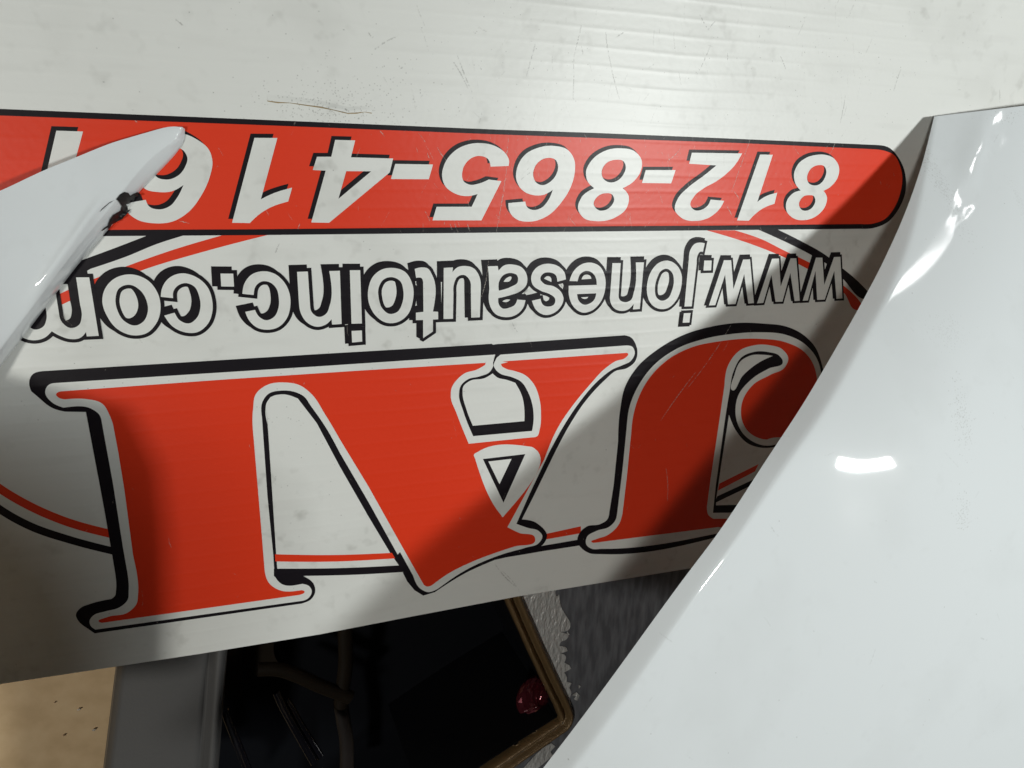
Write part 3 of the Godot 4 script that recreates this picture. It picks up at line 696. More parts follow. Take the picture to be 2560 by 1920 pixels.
	flat("counter_rim", [outline("255.1,-175.6 256.2,-137.4 258.9,-81.8 261.5,-21.1 ~263.8,3.2 ~275.3,18.3 ~296.3,24.5 ~318.7,23.2 ~338.2,16.3 ~347.4,3.8 ~344.5,-4.4 ~324.0,-13.3 ~301.0,-24.1 ~289.9,-40.2 ~289.6,-61.0 ~300.4,-80.4 ~318.7,-92.5 ~342.6,-96.9 363.8,-94.3 362.1,-111.4 307.6,-198.8 266.8,-193.7 ~258.2,-186.7")], 5.0, mat_white, j)
	flat("counter_edge", [outline("264.8,-185.1 264.6,-147.9 266.2,-101.0 ~269.4,-28.8 ~271.5,-6.1 ~280.2,10.7 ~297.4,16.6 ~317.8,15.0 ~332.9,10.1 ~339.8,1.7 ~320.8,-5.1 ~297.9,-16.8 ~282.2,-35.1 ~280.7,-54.8 ~289.7,-77.5 ~310.9,-96.4 ~330.9,-103.8 356.3,-102.1 357.2,-108.0 351.8,-129.6 305.5,-182.6 291.4,-188.7")], 6.0, mat_black, j)
	flat("counter", [outline("~272.7,-28.1 ~273.4,-9.7 ~279.8,6.4 ~292.0,12.3 ~310.1,12.4 324.3,10.1 ~305.3,3.0 ~285.1,-11.4")], 6.6, mat_white, j)
	flat("counter", [outline("272.1,-58.5 ~283.7,-78.4 ~304.9,-98.6 ~327.0,-106.3 352.7,-106.5 347.1,-127.1 302.9,-179.3 267.8,-175.4 267.3,-165.6 268.9,-123.8")], 6.6, mat_white, j)
	# a cut in the face above the number: its lower lip stands up over a brown strip painted as its shadow
	var cut := numbers3("-222.8,265.7,0.0 -214.5,265.1,0.0 -205.2,264.9,0.0 -192.0,263.8,0.0 -179.6,262.9,0.0 -169.0,260.8,0.0 -157.3,258.8,0.0 -149.3,259.5,0.0 -142.3,260.4,0.0 -136.2,259.9,0.0")
	var st_grid := []
	for k in cut.size():
		var up := 1.6 * sin(PI * (k + 0.35) / cut.size()) + 0.25
		st_grid.append(PackedVector3Array([at(cut[k].x, cut[k].y + 4.5, 0.05), at(cut[k].x, cut[k].y + 2.0, up * 0.55), at(cut[k].x, cut[k].y + 0.5, up), at(cut[k].x + 0.3, cut[k].y - 0.6, up * 0.8)]))
	sheet("torn_edge", st_grid, 0.0003, mat_white, sign)
	var painted_shade := []
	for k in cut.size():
		painted_shade.append(PackedVector3Array([at(cut[k].x, cut[k].y - 0.2, 0.35), at(cut[k].x, cut[k].y - 1.3 - 0.4 * sin(k * 2.1), 0.12)]))
	sheet("torn_edge_shadow", painted_shade, 0.0001, plain(Color(0.32, 0.24, 0.13), 0.8), sign)


# ---------------------------------------------------------------- things under the sign

# A bar of the given section swept along a path (mm); the section lies across the path and up.
func swept(called: String, path: PackedVector3Array, section: PackedVector2Array, mat: Material, parent: Node, wobble := 0.0) -> MeshInstance3D:
	var grid := []
	for i in path.size():
		var a := path[maxi(i - 1, 0)]
		var b := path[mini(i + 1, path.size() - 1)]
		var along := Vector2(b.x - a.x, b.y - a.y).normalized()
		var across := Vector2(along.y, -along.x)
		var row := PackedVector3Array()
		for s in section:
			var w := rng.randf_range(-wobble, wobble)
			row.append(at(path[i].x + across.x * (s.x + w), path[i].y + across.y * (s.x + w), path[i].z + s.y + w * 0.5))
		grid.append(row)
	return sheet(called, grid, 0.0012, mat, parent)


func path_through(text: String, steps: int) -> PackedVector3Array:
	var p := numbers3(text)
	var out := PackedVector3Array()
	for i in p.size() - 1:
		for k in steps:
			out.append(catmull(p[maxi(i - 1, 0)], p[i], p[i + 1], p[mini(i + 2, p.size() - 1)], float(k) / steps))
	out.append(p[p.size() - 1])
	return out


func make_body_panel() -> void:
	var body := thing("body_panel", "dark grey scuffed body panel with a framed lamp opening under the sign", "car panel")
	var steel := rough_metal(Color(0.20, 0.205, 0.22), 0.45, 0.3, 0.012, 0.006, 41, 5.0)
	steel.uv1_scale = Vector3(6.0, 3.0, 1.2)
	var streaks := NoiseTexture2D.new()
	streaks.width = 512
	streaks.height = 512
	streaks.seamless = true
	streaks.noise = noise(0.03, 4, 44)
	var tones := Gradient.new()
	tones.colors = PackedColorArray([Color(0.78, 0.78, 0.79), Color(0.90, 0.90, 0.91), Color(1.0, 1.0, 1.0)])
	tones.offsets = PackedFloat32Array([0.25, 0.55, 0.9])
	streaks.color_ramp = tones
	steel.albedo_texture = streaks
	slab("panel", outline("-17.2,-183.9 25.6,-248.5 48.8,-336.4 90.8,-441.6 104.7,-473.4 81.2,-479.8 -5.6,-524.9 -161.1,-601.9 -129.1,-731.7 909.4,-1158.2 664.3,-173.0 125.2,-163.1"), -30.0, -34.0, steel, body)
	# torn aluminium tape along the opening
	var foil := rough_metal(Color(0.68, 0.675, 0.66), 0.36, 0.5, 0.02, 0.15, 43, 7.0)
	foil.uv1_scale = Vector3(14.0, 5.0, 6.0)
	var strip := outline("15.4,-256.7 25.9,-275.0 48.3,-335.5 83.8,-420.5 99.8,-464.8 106.4,-471.0 102.2,-456.0 98.1,-439.4 ~99.9,-431.8 96.8,-423.6 99.8,-417.0 93.0,-413.6 ~92.0,-404.2 88.4,-398.5 98.2,-394.8 95.7,-389.4 88.3,-383.5 ~89.5,-373.7 82.7,-368.6 91.9,-367.1 ~90.1,-362.0 80.6,-357.5 ~82.0,-352.0 87.9,-350.3 ~92.0,-346.0 86.9,-339.6 80.3,-336.5 ~93.1,-334.6 ~94.0,-328.9 ~87.9,-315.1 ~81.5,-303.5 76.9,-282.4 ~74.9,-284.2 72.4,-274.9 66.6,-260.6 60.9,-248.6 14.9,-235.3")
	slab("silver_tape", shifted(strip, Vector2.ZERO), -29.0, -29.6, foil, body)
	slab("silver_tape", outline("32.6,-538.6 44.4,-526.0 54.1,-516.0 65.1,-508.2 75.0,-504.6 81.0,-511.4 74.4,-518.6 79.3,-526.5 67.1,-533.3 55.0,-542.1 44.3,-561.8 11.2,-571.1"), -29.0, -29.6, foil, body)
	for t in ["101.3,-435.9 107.3,-432.4 112.1,-438.6 109.1,-446.5 103.8,-442.7 107.1,-439.2", "90.0,-337.4 93.5,-342.8 89.3,-345.4", "109.6,-421.9 113.1,-425.2 110.5,-428.2"]:
		slab("paint_flake", outline(t), -28.8, -29.4, foil, body)
	# the brown rubber frame round the opening: a channel with two ridges and a rounded corner
	var bronze := rough_metal(Color(0.155, 0.098, 0.045), 0.36, 0.35, 0.05, 0.09, 47, 16.0)
	var path := path_through("7.1,-241.1,-32.0 19.0,-278.9,-32.0 43.3,-340.1,-32.0 70.8,-406.4,-32.0 88.6,-447.6,-32.0 94.4,-465.4,-32.0 92.1,-476.8,-32.0 81.0,-483.4,-32.0 49.2,-500.0,-32.0 0.5,-525.4,-32.0 -84.1,-569.4,-32.0", 5)
	var ridge := PackedVector2Array([Vector2(10.5, -6.0), Vector2(10.2, 2.0), Vector2(9.0, 6.0), Vector2(6.8, 8.0), Vector2(4.6, 6.5), Vector2(2.6, 1.5), Vector2(0.2, 0.5), Vector2(-1.6, 5.0), Vector2(-3.6, 9.5), Vector2(-6.0, 10.5), Vector2(-8.4, 8.0), Vector2(-9.6, 2.0), Vector2(-10.0, -8.0)])
	swept("opening_frame", path, ridge, bronze, body, 0.35)
	# walls of the recess
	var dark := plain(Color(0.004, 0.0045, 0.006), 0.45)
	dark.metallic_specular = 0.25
	var well := path_through("0.5,-238.8,-30.0 12.2,-276.4,-30.0 36.3,-339.5,-30.0 61.7,-403.9,-30.0 82.4,-453.1,-30.0 83.0,-468.3,-30.0 74.2,-472.3,-30.0 -8.4,-511.4,-30.0 -94.6,-557.5,-30.0", 4)
	var wall := []
	for p in well:
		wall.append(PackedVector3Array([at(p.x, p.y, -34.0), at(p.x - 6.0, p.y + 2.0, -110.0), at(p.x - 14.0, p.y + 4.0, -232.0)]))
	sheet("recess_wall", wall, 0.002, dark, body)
	# the smoked lamp unit deep in the opening
	var unit := thing("lamp_unit", "dark smoked lamp unit with brown ribs sunk below the sign", "car lamp")
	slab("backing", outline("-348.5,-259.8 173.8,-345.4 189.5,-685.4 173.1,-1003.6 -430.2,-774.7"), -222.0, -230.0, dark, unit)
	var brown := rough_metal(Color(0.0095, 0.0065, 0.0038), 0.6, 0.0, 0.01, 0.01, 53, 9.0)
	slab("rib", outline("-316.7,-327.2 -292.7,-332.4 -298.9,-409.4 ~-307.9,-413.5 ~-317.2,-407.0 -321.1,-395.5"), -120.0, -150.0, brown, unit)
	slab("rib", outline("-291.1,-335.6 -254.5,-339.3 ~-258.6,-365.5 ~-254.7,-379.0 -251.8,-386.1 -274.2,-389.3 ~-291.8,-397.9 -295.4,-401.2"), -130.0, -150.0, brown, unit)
	var arch := PackedVector2Array()
	for k in 11:
		arch.append(Vector2(-9.5 * cos(PI * k / 10.0), 8.0 * sin(PI * k / 10.0)))
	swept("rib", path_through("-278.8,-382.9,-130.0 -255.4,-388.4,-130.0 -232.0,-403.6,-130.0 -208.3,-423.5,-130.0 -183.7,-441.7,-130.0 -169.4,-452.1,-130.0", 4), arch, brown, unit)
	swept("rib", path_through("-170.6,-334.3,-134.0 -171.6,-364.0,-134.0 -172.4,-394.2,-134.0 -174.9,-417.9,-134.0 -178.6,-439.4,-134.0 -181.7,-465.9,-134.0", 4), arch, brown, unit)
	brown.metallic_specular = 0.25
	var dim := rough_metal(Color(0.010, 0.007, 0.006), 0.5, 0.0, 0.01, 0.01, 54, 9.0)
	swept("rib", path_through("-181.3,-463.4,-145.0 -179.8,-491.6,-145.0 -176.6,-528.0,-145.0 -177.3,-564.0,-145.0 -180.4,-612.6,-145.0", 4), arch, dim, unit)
	# long glossy edges that catch the lamps
	var gloss := plain(Color(0.004, 0.004, 0.006), 0.1)
	var half := PackedVector2Array()
	for k in 13:
		half.append(Vector2(-5.0 * cos(PI * k / 12.0), 5.0 * sin(PI * k / 12.0)))
	swept("glossy_edge", path_through("-320.7,-428.8,-125.0 -315.5,-442.0,-113.0 -306.8,-459.1,-94.0 -289.6,-495.6,-58.0", 3), half, gloss, unit)
	swept("glossy_edge", path_through("-259.9,-416.3,-125.0 -252.7,-429.9,-110.0 -242.2,-446.5,-93.0 -221.9,-478.3,-62.0", 3), half, gloss, unit)
	swept("glossy_edge", path_through("-249.3,-426.9,-120.0 -243.5,-434.3,-111.0 -234.5,-448.1,-96.0 -214.3,-476.1,-67.0", 3), half, gloss, unit)
	# the red lens in the corner of the opening: faceted prisms
	var lens := thing("red_lens", "small faceted dark red lens in the corner of the brown framed opening", "lens")
	var ball := SurfaceTool.new()
	ball.begin(Mesh.PRIMITIVE_TRIANGLES)
	var mid := at(68.7, -467.1, -75.0)
	var nu := 26
	var nv := 14
	var pts := []
	for i in nv + 1:
		var row := PackedVector3Array()
		for k in nu:
			var th := PI * i / nv
			var ph := TAU * k / nu
			var r := 1.0 + (0.07 if (i + k) % 2 == 0 else -0.05) + rng.randf_range(-0.03, 0.03)
			var d := Vector3(sin(th) * cos(ph) * 24.0, cos(th) * 17.0, sin(th) * sin(ph) * 31.0) * r * 0.001
			row.append(mid + d.rotated(Vector3.UP, -0.35))
		pts.append(row)
	for i in nv:
		for k in nu:
			var quad := [pts[i][k], pts[i][(k + 1) % nu], pts[i + 1][(k + 1) % nu], pts[i + 1][k]]
			for t in [[0, 1, 2], [0, 2, 3]]:
				var a: Vector3 = quad[t[0]]
				var b: Vector3 = quad[t[1]]
				var c: Vector3 = quad[t[2]]
				var g := (c - a).cross(b - a)
				if g.length() < 1e-12:
					continue
				if g.dot((a + b + c) / 3.0 - mid) < 0.0:
					var s := b
					b = c
					c = s
					g = -g
				for v in [a, b, c]:
					ball.set_normal(g.normalized())
					ball.add_vertex(v)
	var ruby := plain(Color(0.10, 0.012, 0.02), 0.14, 0.6)
	ruby.clearcoat_enabled = true
	ruby.clearcoat_roughness = 0.05
	put("prisms", ball.commit(), ruby, lens)

func make_channel() -> void:
	var o := thing("metal_channel", "folded grey sheet metal channel between the tan floor and the dark lamp unit", "metal strip")
	var grey := rough_metal(Color(0.085, 0.083, 0.082), 0.5, 0.1, 0.05, 0.012, 61, 8.0)
	var top := ["-432.6, -327.0, -190.0", "-408.5, -265.3, -90.0", "-397.7, -262.2, -82.0", "-362.2, -265.5, -76.0", "-325.7, -271.6, -74.0", "-322.7, -277.6, -82.0", "-317.9, -279.2, -83.0", "-312.9, -271.6, -70.0", "-301.6, -271.2, -66.0", "-303.8, -300.1, -110.0"]
	var end := ["-498.7, -628.7, -190.0", "-466.5, -532.6, -90.0", "-454.3, -528.3, -82.0", "-411.9, -536.4, -76.0", "-370.0, -548.6, -74.0", "-366.3, -558.5, -82.0", "-360.4, -561.6, -83.0", "-354.0, -549.8, -70.0", "-343.6, -549.1, -66.0", "-347.6, -594.9, -110.0"]
	var grid := []
	for i in 13:
		var row := PackedVector3Array()
		for k in top.size():
			var a: PackedFloat64Array = top[k].split_floats(",")
			var b: PackedFloat64Array = end[k].split_floats(",")
			row.append(at(a[0], a[1], a[2]).lerp(at(b[0], b[1], b[2]), i / 12.0))
		grid.append(row)
	sheet("channel_sheet", grid, 0.0015, grey, o)


# ---------------------------------------------------------------- white body parts over the sign

# A rounded step: x where it is positive, nought where it is negative.
func soft(x: float, k: float) -> float:
	return k * log(1.0 + exp(clampf(x / k, -30.0, 30.0))) if x < 20.0 * k else x


# A crumpled crease along a line (mm): a run of small facets.
func dented(p: Vector3, a: Vector2, b: Vector2, rough: FastNoiseLite) -> float:
	var ab := b - a
	var q := Vector2(p.x, p.y) - a
	var along := q.dot(ab) / ab.length()
	var off := q.cross(ab) / ab.length()
	var fade := smoothstep(0.0, 25.0, along) * smoothstep(ab.length() + 12.0, ab.length() - 25.0, along) * exp(-off * off / 500.0)
	return fade * (0.9 * rough.get_noise_2d(along * 4.0, off * 7.0) + 0.45 * rough.get_noise_2d(along * 11.0 + 500.0, off * 13.0))


# A pressed fold of the given height along a line, fading towards its ends (mm).
func fold(p: Vector3, a: Vector2, b: Vector2, high: float, wide: float) -> float:
	var ab := b - a
	var q := Vector2(p.x, p.y) - a
	var along := q.dot(ab) / ab.length_squared()
	var off := absf(q.cross(ab)) / ab.length()
	var fade := smoothstep(-0.25, 0.2, along) * smoothstep(1.25, 0.7, along)
	return high * fade * exp(-off * off / (wide * wide))


func make_bumper_corner() -> void:
	var o := thing("bumper_corner", "large glossy white bumper corner lying over the right end of the sign", "car bumper")
	var columns := PackedFloat32Array()
	for k in 30:
		columns.append(k / 30.0 * 0.055)
	for k in 14:
		columns.append(0.055 + 0.105 * k / 14.0)
	for k in 41:
		columns.append(0.16 + 0.84 * k / 40.0)
	var grid := refine([
		"495.1,281.8,13.4 501.9,282.7,13.9 513.0,284.3,15.8 526.8,286.2,19.0 542.4,288.4,23.2 559.8,290.8,27.9 578.6,293.4,32.7 598.7,296.2,37.0 620.0,299.2,41.3 642.4,302.3,45.7 665.8,305.6,50.3 690.2,309.0,55.1 715.4,312.5,60.0",
		"456.8,231.2,46.0 464.7,232.3,47.1 477.7,234.0,49.3 493.7,236.1,52.2 511.9,238.6,55.5 532.1,241.2,59.1 554.0,244.2,62.6 577.4,247.3,65.8 602.2,250.6,68.7 628.3,254.1,71.4 655.5,257.7,74.1 683.9,261.5,76.8 713.3,265.4,79.6",
		"415.6,184.9,77.8 424.7,185.9,79.4 439.7,187.6,81.8 458.0,189.7,84.5 479.1,192.0,87.2 502.4,194.6,89.9 527.6,197.5,92.3 554.6,200.5,94.2 583.2,203.7,95.7 613.2,207.1,96.8 644.6,210.7,97.6 677.3,214.3,98.4 711.2,218.2,99.0",
		"371.8,142.9,107.9 382.2,143.8,109.8 399.2,145.2,112.4 420.2,146.9,115.2 444.3,148.9,117.7 470.8,151.1,119.7 499.6,153.5,121.2 530.4,156.0,121.9 563.1,158.7,121.9 597.3,161.6,121.4 633.2,164.5,120.6 670.5,167.6,119.5 709.2,170.8,118.2",
		"326.6,105.2,135.7 338.4,105.8,137.4 357.6,106.7,140.4 381.3,107.8,143.7 408.4,109.1,146.4 438.3,110.5,148.1 470.8,112.1,148.7 505.6,113.7,148.2 542.3,115.4,146.9 581.0,117.3,145.0 621.4,119.2,142.6 663.5,121.2,139.9 707.1,123.2,137.1",
		"282.9,71.1,158.8 295.8,71.3,160.8 317.0,71.5,164.7 343.1,71.8,169.1 372.9,72.2,172.6 405.9,72.6,174.2 441.6,73.0,174.1 479.9,73.4,172.7 520.3,73.9,170.2 562.9,74.4,167.1 607.4,74.9,163.5 653.7,75.5,159.7 701.8,76.0,155.6",
		"244.3,38.7,177.3 258.2,38.4,180.0 280.9,37.9,184.7 308.9,37.4,190.5 340.9,36.7,195.5 376.3,36.0,197.4 414.7,35.2,196.8 455.8,34.4,194.5 499.3,33.5,191.3 545.0,32.5,187.4 592.7,31.5,183.1 642.5,30.5,178.5 694.1,29.5,173.7",
		"208.6,7.8,193.8 223.3,7.1,196.1 247.5,5.8,199.9 277.2,4.3,206.0 311.2,2.6,213.8 348.8,0.7,216.2 389.6,-1.4,215.7 433.1,-3.7,213.4 479.3,-6.0,209.9 527.8,-8.5,205.8 578.6,-11.1,201.2 631.4,-13.8,196.4 686.2,-16.6,191.3",
		"170.5,-18.9,211.3 186.1,-20.2,211.1 211.8,-22.4,211.7 243.4,-25.1,214.6 279.5,-28.2,222.7 319.5,-31.6,229.4 362.8,-35.3,230.4 409.1,-39.3,228.9 458.2,-43.5,225.9 509.8,-47.9,222.1 563.7,-52.5,217.8 619.8,-57.3,213.2 678.1,-62.2,208.4",
		"135.9,-44.9,227.3 152.4,-46.8,225.2 179.4,-50.0,222.9 212.7,-53.9,222.2 250.7,-58.4,227.5 292.9,-63.3,237.2 338.5,-68.7,240.7 387.4,-74.4,240.9 439.1,-80.5,239.1 493.4,-86.8,236.3 550.2,-93.5,232.8 609.4,-100.4,228.9 670.7,-107.6,224.8",
		"103.7,-69.9,241.5 121.2,-72.6,238.4 149.8,-76.9,235.0 185.1,-82.2,233.7 225.5,-88.3,236.4 270.1,-95.0,243.0 318.5,-102.4,248.0 370.2,-110.2,250.1 425.0,-118.4,250.0 482.6,-127.1,248.6 542.9,-136.2,246.3 605.6,-145.7,243.5 670.6,-155.5,240.4",
		"70.8,-91.8,253.6 89.4,-95.3,250.2 119.8,-101.0,246.9 157.2,-108.0,245.6 200.0,-116.1,247.0 247.4,-124.9,250.7 298.8,-134.6,254.8 353.7,-144.9,257.8 411.8,-155.8,259.2 472.9,-167.2,259.2 536.8,-179.2,258.3 603.3,-191.7,256.8 672.3,-204.6,255.0",
		"42.8,-116.2,261.7 62.3,-120.5,259.8 94.2,-127.5,257.7 133.5,-136.1,256.7 178.4,-145.9,257.4 228.2,-156.8,259.5 282.1,-168.6,262.5 339.7,-181.2,265.4 400.8,-194.6,267.6 465.0,-208.6,268.8 532.1,-223.3,269.1 601.9,-238.6,268.9 674.3,-254.5,268.5",
		"16.6,-141.1,268.5 37.0,-146.1,267.7 70.3,-154.4,266.8 111.4,-164.6,266.5 158.4,-176.3,267.0 210.4,-189.2,268.5 266.7,-203.2,270.7 327.0,-218.2,273.4 390.8,-234.1,275.8 457.8,-250.7,277.8 528.0,-268.1,279.2 601.0,-286.3,280.1 676.7,-305.1,280.9",
		"-8.4,-166.2,274.0 12.8,-172.1,274.2 47.7,-181.8,274.5 90.6,-193.7,275.0 139.7,-207.4,275.9 194.1,-222.5,277.3 253.0,-238.8,279.3 315.9,-256.3,281.7 382.6,-274.8,284.3 452.7,-294.3,286.6 526.0,-314.7,288.8 602.3,-335.9,290.6 681.4,-357.8,292.4",
		"-33.2,-190.6,279.3 -10.8,-197.6,280.1 25.8,-208.9,281.2 70.9,-222.9,282.5 122.5,-238.9,284.1 179.6,-256.6,285.9 241.5,-275.8,288.0 307.7,-296.3,290.4 377.7,-318.0,293.0 451.4,-340.8,295.6 528.4,-364.7,298.2 608.6,-389.5,300.6 691.7,-415.3,303.0",
		"-58.0,-214.0,284.3 -34.5,-222.1,285.3 4.0,-235.3,287.2 51.3,-251.5,289.4 105.5,-270.1,291.7 165.5,-290.7,294.1 230.4,-313.0,296.6 299.9,-336.8,299.2 373.5,-362.1,301.9 450.9,-388.6,304.7 531.7,-416.4,307.5 615.9,-445.2,310.3 703.2,-475.2,313.1",
		"-82.0,-238.0,288.1 -57.4,-247.3,290.0 -17.1,-262.4,292.8 32.5,-281.0,296.0 89.3,-302.3,299.1 152.2,-325.9,302.2 220.3,-351.5,305.1 293.1,-378.8,308.0 370.2,-407.8,310.9 451.2,-438.2,313.9 536.0,-470.0,316.9 624.2,-503.2,319.9 715.7,-537.5,323.0",
		"-105.5,-262.1,291.5 -79.8,-272.6,294.3 -37.6,-289.8,298.2 14.3,-311.0,302.4 73.8,-335.2,306.4 139.5,-362.1,310.2 210.8,-391.1,313.6 287.0,-422.2,316.9 367.6,-455.1,320.0 452.5,-489.7,323.1 541.1,-525.9,326.2 633.4,-563.5,329.4 729.2,-602.5,332.7"
	], 5, columns)
	var lip := PackedFloat32Array([1.4, 3.2, 6.4, 9.6, 11.5, 11.5, 11.5, 11.5, 11.5, 11.5, 11.5, 11.5, 11.5, 11.5, 11.5, 11.5, 11.5, 11.5, 11.5])
	var wave := noise(0.004, 2, 81)
	for i in grid.size():
		var f := float(i) / (grid.size() - 1) * (lip.size() - 1)
		var fall := lerpf(lip[int(f)], lip[mini(int(f) + 1, lip.size() - 1)], f - int(f))   # how far the edge is turned down, mm
		var wide := fall / 1.2
		var row: PackedVector3Array = grid[i]
		var first := row[0]
		for k in row.size():
			var p := row[k]
			var s := Vector2(p.x - first.x, p.y - first.y).length() / 1.35
			p.z -= 1.2 * soft(wide - s, 1.0)
			p.z += fold(p, Vector2(548.6, 279.3), Vector2(480.8, 204.4), 3.2, 10.0)
			p.z += dented(p, Vector2(563.3, 291.2), Vector2(454.2, 165.4), wave)
			var q := Vector2(p.x, p.y) - Vector2(256.7, -42.4)   # a slight flat in the skin
			p.z += (q.x * 0.036 + q.y * 0.057) * exp(-q.length_squared() / 2600.0)
			p.z += wave.get_noise_2d(p.x, p.y) * 0.3 * clampf((s - 25.0) / 80.0, 0.0, 1.0)
			row[k] = p
		grid[i] = row
	sheet("bumper_skin", to_world(grid), 0.003, mat_paint, o)


# A chip that follows a sheet given as a grid (mm), `lift` millimetres above it.
func drape(called: String, poly: PackedVector2Array, grid: Array, lift: float, mat: Material, parent: Node) -> void:
	var box := Rect2(poly[0], Vector2.ZERO)
	for v in poly:
		box = box.expand(v)
	box = box.grow(4.0)
	var tris := []
	for i in grid.size() - 1:
		for j in grid[i].size() - 1:
			var a: Vector3 = grid[i][j]
			if box.has_point(Vector2(a.x, a.y)):
				tris.append([a, grid[i + 1][j], grid[i][j + 1]])
				tris.append([grid[i + 1][j + 1], grid[i + 1][j], grid[i][j + 1]])
	var st := SurfaceTool.new()
	st.begin(Mesh.PRIMITIVE_TRIANGLES)
	var cell := 1.6
	for gx in int(box.size.x / cell) + 1:
		for gy in int(box.size.y / cell) + 1:
			var c := box.position + Vector2(gx, gy) * cell
			var square := PackedVector2Array([c, c + Vector2(cell, 0.0), c + Vector2(cell, cell), c + Vector2(0.0, cell)])
			for bit: PackedVector2Array in Geometry2D.intersect_polygons(square, poly):
				var idx := Geometry2D.triangulate_polygon(bit)
				var high := []
				for v in bit:
					high.append(at(v.x + 0.5, v.y - 0.5, height_on(tris, v) + lift))
				for k in range(0, idx.size(), 3):
					add_tri(st, high[idx[k]], high[idx[k + 1]], high[idx[k + 2]])
	st.generate_normals()
	put(called, st.commit(), mat, parent)


func height_on(tris: Array, p: Vector2) -> float:
	var best := -1e9
	var near := 1e9
	var fall := 0.0
	for t in tris:
		var a := Vector2(t[0].x, t[0].y)
		var b := Vector2(t[1].x, t[1].y)
		var c := Vector2(t[2].x, t[2].y)
		if Geometry2D.point_is_inside_triangle(p, a, b, c):
			var d := (b - a).cross(c - a)
			var u := (p - a).cross(c - a) / d
			var v := (b - a).cross(p - a) / d
			best = maxf(best, t[0].z + u * (t[1].z - t[0].z) + v * (t[2].z - t[0].z))
		elif a.distance_to(p) < near:
			near = a.distance_to(p)
			fall = t[0].z
	return best if best > -1e8 else fall


